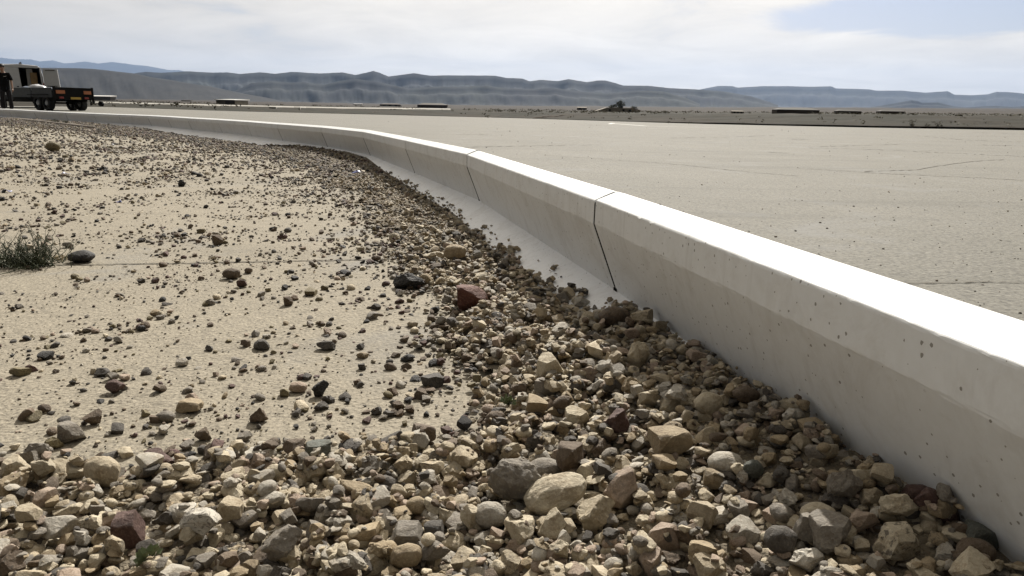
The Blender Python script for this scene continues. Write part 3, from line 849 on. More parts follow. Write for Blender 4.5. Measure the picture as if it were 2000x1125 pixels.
def crown(bm, c, rx, rz, n, leaf, seed, flat=0.0):
    r = random.Random(seed)
    # several clumps, each a cloud of small leaf faces
    clumps = [(Vector(c) + Vector((r.uniform(-.6, .6) * rx, r.uniform(-.6, .6) * rx, r.uniform(-.45, .6) * rz)), r.uniform(.3, .55)) for _ in range(9)]
    for i in range(n):
        cc, s = r.choice(clumps)
        d = Vector((r.gauss(0, 1), r.gauss(0, 1), r.gauss(0, 1))); d.normalize()
        p = cc + Vector((d.x * rx * s, d.y * rx * s, d.z * rz * s)) * (r.random() ** 0.4)
        a = Vector((r.gauss(0, 1), r.gauss(0, 1), r.gauss(0, 1))).normalized() * leaf
        b = a.orthogonal().normalized() * leaf * r.uniform(.4, .8)
        v = [bm.verts.new(p + q) for q in (-a, b, a, -b)]
        bm.faces.new(v)
def far_tree(x, ytop, ybase, wpx, label, seed, name='tree', cat='tree', mat='leaf_far', n=420, group=None):
    base = surf(x, ybase); u = base.y / F_PX; H = (ybase - ytop) * u
    e = empty(name, tuple(base)); tag(e, label, cat, group)
    bm = bmesh.new()
    for k in range(4):
        a = k * 1.7 + seed
        tube(bm, [(0, 0, -0.2 * H), (0.04 * H * math.cos(a), 0.04 * H * math.sin(a), 0.25 * H), (0.14 * wpx * u * math.cos(a), 0.14 * wpx * u * math.sin(a), 0.62 * H)], [0.05 * H, 0.035 * H, 0.01 * H], 5)
    from_bm('trunk', bm, M['bark'], e)
    bm = bmesh.new(); crown(bm, (0, 0, 0.55 * H), wpx * u * 0.62, H * 0.52, n, H * 0.075, seed)
    from_bm('crown', bm, M[mat], e)
    return e
far_tree(1212, 197.5, 217, 18, 'taller dark tree rising behind the ruined building', 11)
far_tree(1201, 203, 217, 22, 'lower dark bushy tree left of the taller one by the ruin', 12)
far_tree(1238, 207.5, 217, 13, 'small dark tree right of the ruined building', 13)
BUSH = [(1780, 235, 248.5, 14, 'upright olive bush on the bank face below the middle shed'), (1812, 240, 249.5, 16, 'yellowish bush on the bank face right of the upright olive bush'),
        (1832, 237.5, 249.5, 12, 'taller yellow green bush on the bank, right of the yellowish one'), (1305, 236.6, 241.2, 14, 'dark low bush at the apron edge left of the bank step'),
        (1345, 238.0, 242.2, 13, 'brownish bush at the apron edge just before the bank step'), (1350, 214.6, 219.0, 8, 'tiny dark bush on the plain right of the ruin'),
        (1101, 213.5, 217.6, 24, 'spreading dark scrub on the plain left of the pink block hut'), (1300, 217.2, 221.6, 10, 'small dark bush on the bank crest right of the ruin'),
        (1463, 218.0, 222.0, 8, 'tiny dark bush beside the open fronted hut'), (952, 224.2, 229.5, 10, 'small brown tuft low on the bank near the middle'),
        (1890, 240.0, 246.0, 26, 'low olive scrub patch on the bank toward the right edge'), (1925, 236, 241, 22, 'low green scrub higher on the bank toward the right edge'),
        (1650, 219.5, 223, 9, 'tiny olive bush below the middle shed'), (1600, 220, 224, 12, 'small brown scrub at the right end of the longest shed'),
        (1975, 246, 252, 24, 'dark scrub at the bank foot by the right edge'), (1447, 237.5, 243.5, 18, 'low brown scrub on the bank face below the open fronted hut')]
for k, (x, yt, yb, w_, lb) in enumerate(BUSH):
    far_tree(x, yt, yb, w_, lb, 30 + k, 'bush', 'bush', 'bush', 200, 'desert bushes on the bank')
# low dry scrub and clods strewn over the bank and the plain's edge
bm = bmesh.new(); r = random.Random(77)
for _ in range(4200):
    x_ = r.uniform(150, 2150); D_ = 40 + 190 * r.random() ** 1.6
    p = at(x_, 230, D_); z_ = None
    if noise.noise(Vector((p.x * 0.05, p.y * 0.02, 3))) + r.uniform(-.35, .35) < 0.02: continue
    if D_ < edge_pt(x_).y + 1.5 or (x_ < 950 and r.random() < 0.65): continue
    z_ = drop(p.x, p.y); sz = r.uniform(0.04, 0.16) * (1 + D_ / 160)
    for k in range(5):
        c = Vector((p.x + r.gauss(0, sz), p.y + r.gauss(0, sz), z_ + r.uniform(0.1, .9) * sz))
        a = Vector((r.gauss(0, 1), r.gauss(0, 1), r.gauss(0, .6))).normalized() * sz * .6; b = a.orthogonal().normalized() * sz * .35
        bm.faces.new([bm.verts.new(c + q) for q in (-a, b, a, -b)])
tag(from_bm('desert_scrub', bm, M['bush']), 'low dry scrub and clods strewn over the bank and plain', 'scrub', kind='stuff')
# dark furrows where the bank was scraped: real low mounds of earth
M['earth_dark'] = simple('dark_turned_earth', (0.075, 0.055, 0.035), 0.98, var=0.3, scale=2)
def mound(x0, y0, x1, y1, hpx, seed, label):
    bm = bmesh.new(); r = random.Random(seed); n = 14
    A = surf(x0, y0); B = surf(x1, y1); u = (A.y + B.y) / 2 / F_PX; h = hpx * u
    prev = None
    for i in range(n + 1):
        t = i / n; c = A.lerp(B, t); w = h * 1.6 * math.sin(math.pi * min(1, max(0.04, t))) ** 0.5; hh = h * math.sin(math.pi * min(.97, max(0.03, t))) ** 0.6 * r.uniform(.7, 1.15)
        row = [bm.verts.new((c.x - A.x, c.y - A.y + (k - 2) / 2 * w, c.z - A.z - 0.03 + hh * (1 - ((k - 2) / 2) ** 2) * r.uniform(.85, 1.1))) for k in range(5)]
        if prev:
            for k in range(4): bm.faces.new((prev[k], row[k], row[k + 1], prev[k + 1]))
        prev = row
    o = from_bm('earth_mound', bm, M['earth_dark'], None, True); o.location = A
    tag(o, label, 'mound', 'mounds of turned earth')
for k, a in enumerate([(1035, 231.5, 1085, 226.5, 3.0, 'long dark ridge of turned earth near the middle of the bank'), (1070, 230, 1110, 223.5, 2.4, 'dark ridge of turned earth slanting up behind the longest one'),
                       (950, 230, 985, 223.8, 1.6, 'short thin ridge of turned earth left of the longest one'), (1005, 230.5, 1035, 225.5, 1.5, 'thin slanting ridge of earth between the two larger heaps'),
                       (712, 223, 750, 217, 1.8, 'slanting ridge of earth at the left part of the bank'), (780, 224, 806, 219.5, 1.6, 'short ridge of earth right of the leftmost slanting pair'),
                       (655, 221, 690, 217.0, 1.6, 'leftmost slanting ridge of turned earth on the bank'), (490, 216.8, 520, 216.8, 2.0, 'flat dark heap of earth on the apron edge above the far kerb')]):
    mound(*a[:5], 50 + k, a[5])
# the black round thing beyond the trailer
p = surf(198, 207.8); u = p.y / F_PX
e = empty('old_tyre', tuple(p)); tag(e, 'black round tyre lying beyond the trailer by the pale runway', 'tyre')
M['rubber'] = simple('black_rubber', (0.014, 0.014, 0.014), 0.85)
def ring_mesh(bm, c, R_, r_, axis='x', seg=20, s2=8, wid=1.0):
    rows = []
    for i in range(seg):
        a = i * 2 * math.pi / seg
        row = []
        for k in range(s2):
            b = k * 2 * math.pi / s2
            rad_ = R_ + r_ * math.cos(b); w_ = r_ * math.sin(b) * wid
            if axis == 'x': v = (w_, rad_ * math.cos(a), rad_ * math.sin(a))
            elif axis == 'z': v = (rad_ * math.cos(a), rad_ * math.sin(a), w_)
            else: v = (rad_ * math.cos(a), w_, rad_ * math.sin(a))
            row.append(bm.verts.new(Vector(c) + Vector(v)))
        rows.append(row)
    for i in range(seg):
        for k in range(s2):
            bm.faces.new((rows[i][k], rows[(i + 1) % seg][k], rows[(i + 1) % seg][(k + 1) % s2], rows[i][(k + 1) % s2]))
bm = bmesh.new(); ring_mesh(bm, (0, 0, 4.5 * u), 3.6 * u, 1.9 * u, 'y', wid=1.3); from_bm('tread', bm, M['rubber'], e, True)
bm = bmesh.new(); bx(bm, (0, 0.4 * u, 4.5 * u), (4.4 * u, 0.6 * u, 4.4 * u), bev=0.8 * u); from_bm('rim', bm, M['black'], e)

exec_after = []

# ------------------------------------------------------------------ van
M['van_white'] = simple('white_van_paint', (0.55, 0.56, 0.57), 0.35, var=0.05)
M['trim'] = simple('black_plastic_trim', (0.018, 0.018, 0.02), 0.6)
M['glass'] = simple('dark_glass', (0.02, 0.025, 0.03), 0.08, spec=0.8)
M['plate'] = simple('yellow_number_plate', (0.55, 0.36, 0.05), 0.5, var=0.08)
M['wood'] = simple('plywood', (0.30, 0.19, 0.075), 0.7, var=0.3)
M['lamp_red'] = simple('red_lamp_lens', (0.30, 0.03, 0.02), 0.3)
M['lamp_orange'] = simple('orange_reflector', (0.50, 0.17, 0.06), 0.45, var=0.06)
M['steel'] = simple('dull_steel', (0.30, 0.30, 0.30), 0.45, metal=0.8)
M['interior'] = simple('pale_interior_panel', (0.42, 0.41, 0.39), 0.7)
def wheel(parent, loc, R_, w_, hub='steel', axis='x'):
    e = bpy.data.objects.new('wheel', None); link(e, parent); e.location = loc
    bm = bmesh.new()
    prof = [(-w_ / 2, R_ * 0.62), (-w_ / 2, R_ * 0.93), (-w_ * 0.38, R_), (w_ * 0.38, R_), (w_ / 2, R_ * 0.93), (w_ / 2, R_ * 0.62)]
    seg = 28; rows = []
    for i in range(seg):
        a = i * 2 * math.pi / seg
        rows.append([bm.verts.new((x_, r_ * math.cos(a), r_ * math.sin(a))) for x_, r_ in prof])
    for i in range(seg):
        for k in range(len(prof) - 1):
            bm.faces.new((rows[i][k], rows[(i + 1) % seg][k], rows[(i + 1) % seg][k + 1], rows[i][k + 1]))
    from_bm('tyre', bm, M['rubber'], e, False)
    bm = bmesh.new()
    for sx in (-1, 1):
        r = bmesh.ops.create_cone(bm, cap_ends=True, segments=20, radius1=R_ * 0.63, radius2=R_ * 0.3, depth=w_ * 0.3)
        bmesh.ops.rotate(bm, cent=(0, 0, 0), matrix=Euler((0, sx * math.pi / 2, 0)).to_matrix(), verts=r['verts'])
        bmesh.ops.translate(bm, vec=(sx * w_ * 0.28, 0, 0), verts=r['verts'])
    from_bm('rim', bm, M[hub], e, False)
    return e

van_base = at(49, 210.5, 35.5)
VX = 35.5 / F_PX * 1.02                       # metres per pixel there
van = empty('white_van', tuple(van_base), R(36))
van.scale = (.92, .92, .93)
tag(van, 'white panel van seen from behind with its right rear door swung open', 'van')
Wv = 2.02; Hv = 2.16; z0 = 0.42; Lv = 5.0
def van_sec(sx, top, w_):       # cross-section outline
    pts = []
    hw = w_ / 2
    pts += [(-hw * 0.97, z0), (-hw, z0 + 0.5), (-hw * 0.98, top - 0.55), (-hw * 0.90, top - 0.12), (-hw * 0.74, top - 0.02), (0, top + 0.02)]
    return pts + [(-x_, z_) for x_, z_ in pts[:-1][::-1]]
bm = bmesh.new(); secs = []
for y_, tp, w_ in ((0.0, Hv - 0.02, Wv - 0.04), (0.12, Hv, Wv), (3.4, Hv, Wv), (4.0, Hv - 0.12, Wv), (4.75, 1.35, Wv * 0.96), (5.3, 1.15, Wv * 0.9)):
    secs.append([bm.verts.new((x_, y_, z_)) for x_, z_ in van_sec(0, tp, w_)])
for i in range(len(secs) - 1):
    n = len(secs[0])
    for k in range(n - 1): bm.faces.new((secs[i][k], secs[i][k + 1], secs[i + 1][k + 1], secs[i + 1][k]))
    bm.faces.new((secs[i][n - 1], secs[i][0], secs[i + 1][0], secs[i + 1][n - 1]))
bm.faces.new(secs[-1])
from_bm('body', bm, M['van_white'], van)
# rear frame round the opening
bm = bmesh.new()
bx(bm, (0, -0.005, Hv - 0.10), (Wv * 0.80, 0.06, 0.13), bev=0.02)
bx(bm, (Wv / 2 - 0.10, -0.005, 1.25), (0.07, 0.06, 1.60), (0, R(-2.2), 0), bev=0.015)
bx(bm, (-Wv / 2 + 0.07, -0.005, 1.25), (0.07, 0.06, 1.60), (0, R(2.2), 0), bev=0.015)
bx(bm, (0, -0.005, z0 + 0.05), (Wv * 0.95, 0.06, 0.14), bev=0.02)
from_bm('rear_frame', bm, M['van_white'], van)
# left door closed
bm = bmesh.new()
v = [(-Wv / 2 + 0.075, z0 + 0.13), (-0.0, z0 + 0.13), (-0.06, Hv - 0.17), (-Wv / 2 + 0.17, Hv - 0.17)]
f = [bm.verts.new((x_, -0.045, z_)) for x_, z_ in v]; g = [bm.verts.new((x_, -0.01, z_)) for x_, z_ in v]
bm.faces.new(f); bm.faces.new(g[::-1])
for i in range(4): bm.faces.new((f[i], g[i], g[(i + 1) % 4], f[(i + 1) % 4]))
ld = from_bm('rear_door', bm, M['van_white'], van); ld['label'] = 'closed left rear door'
bm = bmesh.new(); bx(bm, (-0.18, -0.06, 1.05), (0.10, 0.03, 0.05), bev=0.01); from_bm('handle', bm, M['trim'], ld)
# right door swung wide
rd = bpy.data.objects.new('rear_door', None); link(rd, van); rd.location = (Wv / 2 - 0.02, -0.06, 0); rd.rotation_euler = (0, 0, R(-28)); rd['label'] = 'open right rear door, swung outward'
bm = bmesh.new()
v = [(0.0, 0.60), (0.80, 0.60), (0.72, Hv - 0.20), (0.02, Hv - 0.17)]
f = [bm.verts.new((x_, -0.03, z_)) for x_, z_ in v]; g = [bm.verts.new((x_, 0.03, z_)) for x_, z_ in v]
bm.faces.new(f); bm.faces.new(g[::-1])
for i in range(4): bm.faces.new((f[i], g[i], g[(i + 1) % 4], f[(i + 1) % 4]))
from_bm('door_panel', bm, M['van_white'], rd)
bm = bmesh.new(); bx(bm, (0.37, -0.045, Hv - 0.255), (0.46, 0.02, 0.035), (0, R(-2), 0)); from_bm('trim_strip', bm, M['trim'], rd)
bm = bmesh.new(); bx(bm, (0.40, -0.045, 1.12), (0.50, 0.02, 0.03)); bx(bm, (0.42, -0.05, 0.99), (0.22, 0.03, 0.24), bev=0.02)
from_bm('latch', bm, M['trim'], rd)
# what shows inside
bm = bmesh.new(); bx(bm, (0.5, 2.6, 1.2), (0.9, 0.05, 1.5)); from_bm('bulkhead', bm, M['black'], van)
bm = bmesh.new(); bx(bm, (0.42, 0.62, 1.36), (0.28, 0.5, 1.22), bev=0.02); from_bm('interior_panel', bm, M['interior'], van)
bm = bmesh.new(); bx(bm, (0.58, 0.32, 1.28), (0.30, 0.06, 1.0), bev=0.01); from_bm('plywood_sheet', bm, M['wood'], van)
bm = bmesh.new(); bx(bm, (0, -0.09, 0.50), (Wv * 0.99, 0.20, 0.26), bev=0.04); bp = from_bm('bumper', bm, M['trim'], van)
bm = bmesh.new(); bx(bm, (-0.17, -0.075, 0.86), (0.40, 0.02, 0.13), bev=0.004); from_bm('number_plate', bm, M['plate'], van)
bm = bmesh.new(); bx(bm, (-0.17, -0.062, 0.60), (0.55, 0.03, 0.14), bev=0.01); from_bm('plate_recess', bm, M['van_white'], van)
for sx in (-1, 1):
    bm = bmesh.new(); bx(bm, (sx * (Wv / 2 - 0.04), -0.035, 1.05), (0.075, 0.05, 0.42), bev=0.015); from_bm('tail_light', bm, M['lamp_red'], van)
bm = bmesh.new()
v = [(0.0, Hv), (0.16, Hv), (0.12, Hv + 0.13), (0.05, Hv + 0.09)]
f = [bm.verts.new((x_ - 0.02, 0.2, z_)) for x_, z_ in v]; g = [bm.verts.new((x_ - 0.02, 0.26, z_)) for x_, z_ in v]
bm.faces.new(f); bm.faces.new(g[::-1])
for i in range(4): bm.faces.new((f[i], g[i], g[(i + 1) % 4], f[(i + 1) % 4]))
from_bm('roof_aerial', bm, M['trim'], van)
bm = bmesh.new(); bx(bm, (0, 2.6, 0.40), (Wv * 0.9, 4.4, 0.16)); from_bm('underbody', bm, M['black'], van)
for sx in (-1, 1):
    for yy in (0.95, 4.25): wheel(van, (sx * (Wv / 2 - 0.16), yy, 0.33), 0.33, 0.22)

# ------------------------------------------------------------------ trailer
_p0, _p1 = at(106, 186, 28.8), at(181, 187, 30.1)
TO = Vector((_p0.x, _p0.y, 0.315))
tr = empty('flatbed_trailer', tuple(TO), 0)
tag(tr, 'black two axle trailer with grey drop side and orange reflectors beside the kerb', 'trailer')
tw = Vector((_p1.x - _p0.x, _p1.y - _p0.y, 0)).normalized()   # across, to its right side
ts = Vector((-tw.y, tw.x, 0))                                 # along the trailer, to its front
mt = Matrix((tw, ts, Vector((0, 0, 1)))).transposed()    # local: x right, y forwards
tr.rotation_euler = mt.to_euler()
M['tr_black'] = simple('black_painted_steel', (0.008, 0.008, 0.008), 0.85, spec=0.15)
M['tr_grey'] = simple('grey_galvanised_side', (0.05, 0.057, 0.064), 0.7, metal=0.0, var=0.2, scale=8)
TL, TW = 3.1, (Vector((_p1.x, _p1.y)) - Vector((_p0.x, _p0.y))).length
def tbx(bm, c, s_, rot=None, bev=0.0): return bx(bm, (c[0], -c[1], c[2]), s_, rot, bev)
bm = bmesh.new(); tbx(bm, (TW / 2, -TL / 2, 0.47), (TW - 0.06, TL - 0.04, 0.09)); from_bm('deck', bm, M['tr_black'], tr)
# tailgate facing us (y = 0)
bm = bmesh.new(); tbx(bm, (TW / 2, 0, 0.66), (TW, 0.05, 0.47), bev=0.008); tg = from_bm('tailgate', bm, M['tr_black'], tr)
for xx in (0.0, TW):
    bm = bmesh.new(); tbx(bm, (xx, 0.0, 0.60), (0.06, 0.07, 0.64), bev=0.006); from_bm('corner_post', bm, M['tr_black'], tr)
for xx, w_ in ((0.23, 0.34), (TW - 0.22, 0.30)):
    bm = bmesh.new(); tbx(bm, (xx, 0.035, 0.715), (w_, 0.015, 0.13), bev=0.004); from_bm('reflector_board', bm, M['lamp_orange'], tr)
bm = bmesh.new(); tbx(bm, (TW * 0.53, 0.035, 0.485), (0.40, 0.02, 0.085), bev=0.003); npl = from_bm('number_plate', bm, M['plate'], tr)
for xx in (0.24, 1.22):
    bm = bmesh.new(); tbx(bm, (xx, 0.04, 0.50), (0.17, 0.05, 0.075), bev=0.01); from_bm('tail_light', bm, M['lamp_red'], tr)
for yy, nm in ((-TL * 0.27, 0), (-TL * 0.76, 1)):
    bm = bmesh.new(); tbx(bm, (-0.012, yy, 0.69), (0.035, TL * 0.455, 0.36), bev=0.006)
    tbx(bm, (-0.035, yy, 0.52), (0.02, TL * 0.44, 0.03)); tbx(bm, (-0.035, yy, 0.85), (0.02, TL * 0.44, 0.03))
    from_bm('drop_side', bm, M['tr_grey'], tr)
bm = bmesh.new(); tbx(bm, (TW + 0.01, -TL / 2, 0.69), (0.035, TL * 0.98, 0.36), bev=0.006); from_bm('drop_side', bm, M['tr_black'], tr)
bm = bmesh.new(); tbx(bm, (TW / 2, -TL, 0.69), (TW, 0.04, 0.36)); from_bm('front_board', bm, M['tr_grey'], tr)
bm = bmesh.new()
for xx in (0.25, TW - 0.25): tbx(bm, (xx, -TL / 2, 0.40), (0.07, TL * 0.98, 0.08))
tbx(bm, (TW / 2, -TL - 0.7, 0.40), (0.09, 1.4, 0.08))
for yy in (-1.1, -1.75): tbx(bm, (TW / 2, yy, 0.30), (TW * 0.9, 0.07, 0.07))
tbx(bm, (TW - 0.12, 0.03, 0.30), (0.05, 0.05, 0.16))
from_bm('chassis', bm, M['tr_black'], tr)
for xx in (0.13, TW - 0.10):
    for yy in (0.72, 1.36): wheel(tr, (xx, yy, 0.285), 0.285, 0.22)
for xx in (-0.02, TW + 0.02):
    bm = bmesh.new()
    tbx(bm, (xx, -1.04, 0.60), (0.24, 1.36, 0.02)); 
    from_bm('mudguard', bm, M['tr_black'], tr)
# bags heaped on the trailer
def sack(name, loc, sx, sy, sz, mat, label, seed, group=None, cat='bag', ry=0):
    bm = bmesh.new(); bmesh.ops.create_icosphere(bm, subdivisions=3, radius=1.0)
    for v in bm.verts:
        n_ = noise.fractal(v.co * 1.7 + Vector((seed, 0, 0)), 0.8, 2.1, 4) * 0.22
        v.co = v.co * (1 + n_); v.co.z = max(v.co.z, -0.55)
        v.co = Vector((v.co.x * sx, v.co.y * sy, v.co.z * sz + 0.55 * sz))
    o = from_bm(name, bm, mat, None, True); o.location = loc; o.rotation_euler = (0, 0, ry)
    tag(o, label, cat, group); return o
M['bag_white'] = simple('white_plastic_film', (0.62, 0.63, 0.66), 0.35, var=0.15, scale=5)
M['bag_blue'] = simple('dusty_blue_film', (0.16, 0.20, 0.27), 0.5, var=0.3, scale=5)
tpos = lambda x_, y_, z_: TO + tw * x_ - ts * y_ + Vector((0, 0, z_))
sack('plastic_bag', tpos(0.45, -2.0, 0.80), 0.32, 0.30, 0.14, M['bag_white'], 'crumpled white plastic bag heaped highest on the trailer', 1.0, 'bags on the trailer', ry=0.3)
sack('plastic_bag', tpos(0.40, -2.6, 0.78), 0.30, 0.28, 0.11, M['bag_blue'], 'grey blue plastic bag at the front end of the trailer load', 5.0, 'bags on the trailer')
sack('plastic_bag', tpos(0.50, -0.95, 0.78), 0.42, 0.50, 0.075, M['bag_blue'], 'flat blue grey sack lying nearest the trailer tailgate', 8.0, 'bags on the trailer')

# ------------------------------------------------------------------ person
M['skin'] = simple('skin', (0.42, 0.25, 0.17), 0.55, var=0.08)
M['shirt'] = simple('black_cotton', (0.008, 0.008, 0.009), 0.95, spec=0.1)
M['trouser'] = simple('dark_grey_trousers', (0.028, 0.026, 0.028), 0.95, spec=0.1)
M['hair'] = simple('black_hair', (0.010, 0.008, 0.007), 0.7)
pb = at(16.0, 216, 28.2)
person = empty('person', tuple(pb), R(22))
person.scale = (.95, .95, .95)
tag(person, 'person in black t-shirt and dark trousers, head bowed, cut by the left edge', 'person')
def skinned(name, V, E, Rr, mat, parent, sub=2):
    me = bpy.data.meshes.new(name); me.from_pydata(V, E, []); me.update()
    o = bpy.data.objects.new(name, me); link(o, parent)
    sk = o.modifiers.new('skin', 'SKIN')
    for i, r_ in enumerate(Rr):
        r_ = r_ if isinstance(r_, tuple) else (r_, r_)
        me.skin_vertices[0].data[i].radius = r_
    me.skin_vertices[0].data[0].use_root = True
    ss = o.modifiers.new('sub', 'SUBSURF'); ss.levels = sub; ss.render_levels = sub
    me.materials.append(mat); return o
# facing the camera (local -y); the arm on the right of the picture hangs free
V = [(0, 0, .95), (0, .01, 1.10), (0, .0, 1.28), (0, .0, 1.40), (0, -.02, 1.49), (0, -.05, 1.56), (0, -.08, 1.64), (0, -.07, 1.72),
     (.17, .0, 1.42), (.235, .01, 1.20), (.25, .0, 1.12), (.265, -.06, .92), (.27, -.09, .85),
     (-.17, .0, 1.42), (-.235, .01, 1.20), (-.24, -.03, 1.12), (-.20, -.20, .96), (-.17, -.25, .92),
     (.10, 0, .90), (.12, -.02, .50), (.125, .02, .28), (.13, .02, .08), (.14, -.12, .035),
     (-.10, 0, .90), (-.12, -.03, .50), (-.125, .02, .28), (-.13, .02, .08), (-.15, -.12, .035)]
Ed = [(0, 1), (1, 2), (2, 3), (3, 4), (4, 5), (5, 6), (6, 7), (3, 8), (8, 9), (9, 10), (10, 11), (11, 12), (3, 13), (13, 14), (14, 15), (15, 16), (16, 17),
      (0, 18), (18, 19), (19, 20), (20, 21), (21, 22), (0, 23), (23, 24), (24, 25), (25, 26), (26, 27)]
Rr = [(.14, .10), (.13, .10), (.15, .11), (.13, .09), .055, .06, (.085, .10), (.07, .085), .06, .045, .04, .03, .032, .06, .045, .04, .03, .032, .085, .06, .055, .04, .035, .085, .06, .055, .04, .035]
body = skinned('body', V, Ed, Rr, M['skin'], person)
V = [(0, 0, .70), (0, .01, 1.10), (0, .0, 1.28), (0, .0, 1.41), (0, -.01, 1.47), (.18, .0, 1.42), (.245, .01, 1.22), (.25, .01, 1.17), (-.18, .0, 1.42), (-.245, .01, 1.22), (-.25, .01, 1.17)]
Ed = [(0, 1), (1, 2), (2, 3), (3, 4), (3, 5), (5, 6), (6, 7), (3, 8), (8, 9), (9, 10)]
skinned('tshirt', V, Ed, [(.20, .155), (.19, .15), (.20, .15), (.165, .12), .07, .08, .07, .075, .08, .07, .075], M['shirt'], person)
V = [(0, 0, 1.0), (0, 0, .92), (.10, 0, .86), (.125, -.02, .50), (.13, .02, .28), (.135, .02, .07), (-.10, 0, .86), (-.125, -.03, .50), (-.13, .02, .28), (-.135, .02, .07)]
Ed = [(0, 1), (1, 2), (2, 3), (3, 4), (4, 5), (1, 6), (6, 7), (7, 8), (8, 9)]
skinned('trousers', V, Ed, [(.165, .12), (.17, .125), (.11, .12), .085, .08, .085, (.11, .12), .085, .08, .085], M['trouser'], person)
for sx in (-1, 1):
    bm = bmesh.new(); bx(bm, (sx * .135, -.06, .045), (.10, .28, .09), bev=.03); from_bm('shoe', bm, M['shirt'], person)
bm = bmesh.new(); bmesh.ops.create_icosphere(bm, subdivisions=3, radius=1.0)
for v in bm.verts:
    v.co = Vector((v.co.x * .098, v.co.y * .118, max(v.co.z, -.35) * .115))
    if v.co.z < 0.02 and v.co.y < -0.02: v.co.y = -0.02
bmesh.ops.rotate(bm, cent=(0, 0, 0), matrix=Euler((R(22), 0, 0)).to_matrix(), verts=bm.verts)
hair = from_bm('hair', bm, M['hair'], person, True); hair.location = (0, -.065, 1.70)
bm = bmesh.new()
v = [bm.verts.new(c) for c in ((-.012, 0, 0), (.012, 0, 0), (0, 0, .05), (0, -.03, 0.004))]
for f in ((0, 1, 3), (1, 2, 3), (2, 0, 3), (2, 1, 0)): bm.faces.new([v[i] for i in f])
nose = from_bm('nose', bm, M['skin'], person); nose.location = (0, -.175, 1.60)
for sx in (-1, 1):
    bm = bmesh.new(); bmesh.ops.create_icosphere(bm, subdivisions=2, radius=.011); eo = from_bm('eye', bm, M['hair'], person); eo.location = (sx * .032, -.165, 1.642)
    bm = bmesh.new(); bmesh.ops.create_icosphere(bm, subdivisions=2, radius=1.0); bmesh.ops.scale(bm, vec=(.012, .02, .032), verts=bm.verts); eo = from_bm('ear', bm, M['skin'], person); eo.location = (sx * .092, -.07, 1.63)
bm = bmesh.new(); bx(bm, (0, 0, 0), (.045, .008, .008)); mo = from_bm('mouth', bm, M['lamp_red'], person); mo.location = (0, -.172, 1.575)
def hand(cx, cy, cz, side, dirv):
    bm = bmesh.new(); d = Vector(dirv).normalized(); a = Vector((0, 1, 0)); a = (a - d * a.dot(d)).normalized()
    c = Vector((cx, cy, cz))
    tube(bm, [c - d * .01, c + d * .05, c + d * .09], [.024, .034, .030], 8)
    for k, L in enumerate((.062, .072, .068, .052)):
        o = c + d * .085 + a * (k - 1.5) * .019
        cur = Vector((side * -1, 0, 0))
        tube(bm, [o, o + d * L * .5 + cur * .006, o + d * L * .85 + cur * .02], [.0095, .009, .007], 6)
    o = c + d * .03 - a * .032
    tube(bm, [o, o + d * .03 - a * .018, o + d * .06 - a * .02], [.011, .010, .008], 6)
    from_bm('hand', bm, M['skin'], person, True)
hand(.27, -.09, .845, 1, (0.02, -.15, -1)); hand(-.17, -.25, .92, -1, (.1, -.6, -.6))
M['logo'] = simple('white_print', (0.7, 0.7, 0.7), 0.8)
bm = bmesh.new()
for k in range(5): bx(bm, ((k - 2) * .020, 0, .002 * k), (.013, .003, .016 + .006 * (k % 2)), (0, R(12), 0))
lg = from_bm('shirt_print', bm, M['logo'], person); lg.location = (.09, -.150, 1.32); lg.rotation_euler = (0, R(-6), R(14))

# ------------------------------------------------------------------ stones
def rock_mesh(name, seed, sub, kind):
    """kind: angular, rounded, flat, blocky, jagged"""
    r = random.Random(seed)
    bm = bmesh.new(); bmesh.ops.create_icosphere(bm, subdivisions=sub, radius=1.0)
    ncut = {'angular': 14, 'rounded': 5, 'flat': 9, 'blocky': 9, 'jagged': 17}[kind]
    cuts = []
    for _ in range(ncut):
        n = Vector((r.gauss(0, 1), r.gauss(0, 1), r.gauss(0, 1))).normalized()
        cuts.append((n, r.uniform(0.45, 0.82) if kind != 'rounded' else r.uniform(0.78, 0.95)))
    if kind == 'blocky':
        cuts += [(Vector(v), r.uniform(.55, .7)) for v in ((1, .1, 0), (-1, 0, .15), (0, 1, -.1), (.1, -1, 0), (0, .1, 1), (0, 0, -1))]
    soft = 0.96 if kind != 'rounded' else 0.6
    so = Vector((seed * 1.37, seed * 0.71, seed * 2.1))
    amp = {'angular': .10, 'rounded': .06, 'flat': .09, 'blocky': .07, 'jagged': .20}[kind]
    for v in bm.verts:
        p = v.co.copy()
        p *= 1 + noise.noise(p * 1.1 + so) * amp * 2.2
        for n, d in cuts:
            e_ = p.dot(n) - d
            if e_ > 0: p -= n * e_ * soft
        p *= 1 + noise.fractal(p * 2.6 + so, 0.8, 2.2, 4) * amp * 0.7
        p *= 1 - max(0.0, 0.16 - abs(noise.noise(p * 1.9 + so * 1.3))) * amp * 2.2
        v.co = p
    sx, sy, sz = {'angular': (1, .82, .66), 'rounded': (1, .80, .64), 'flat': (1, .78, .34), 'blocky': (1, .85, .72), 'jagged': (1, .78, .7)}[kind]
    sx *= r.uniform(.9, 1.1); sy *= r.uniform(.88, 1.1); sz *= r.uniform(.85, 1.15)
    m_ = max(max(abs(v.co.x) for v in bm.verts), 1e-3)
    for v in bm.verts: v.co = Vector((v.co.x * sx, v.co.y * sy, v.co.z * sz)) / m_
    me = bpy.data.meshes.new(name); bm.to_mesh(me); bm.free()
    me.materials.append(M['stone'])
    me.polygons.foreach_set('use_smooth', [True] * len(me.polygons))
    try: me.set_sharp_from_angle(angle=R(24))
    except Exception: pass
    return me
KINDS = ['angular', 'rounded', 'flat', 'blocky', 'jagged']
KW = [0.38, 0.10, 0.20, 0.14, 0.18]
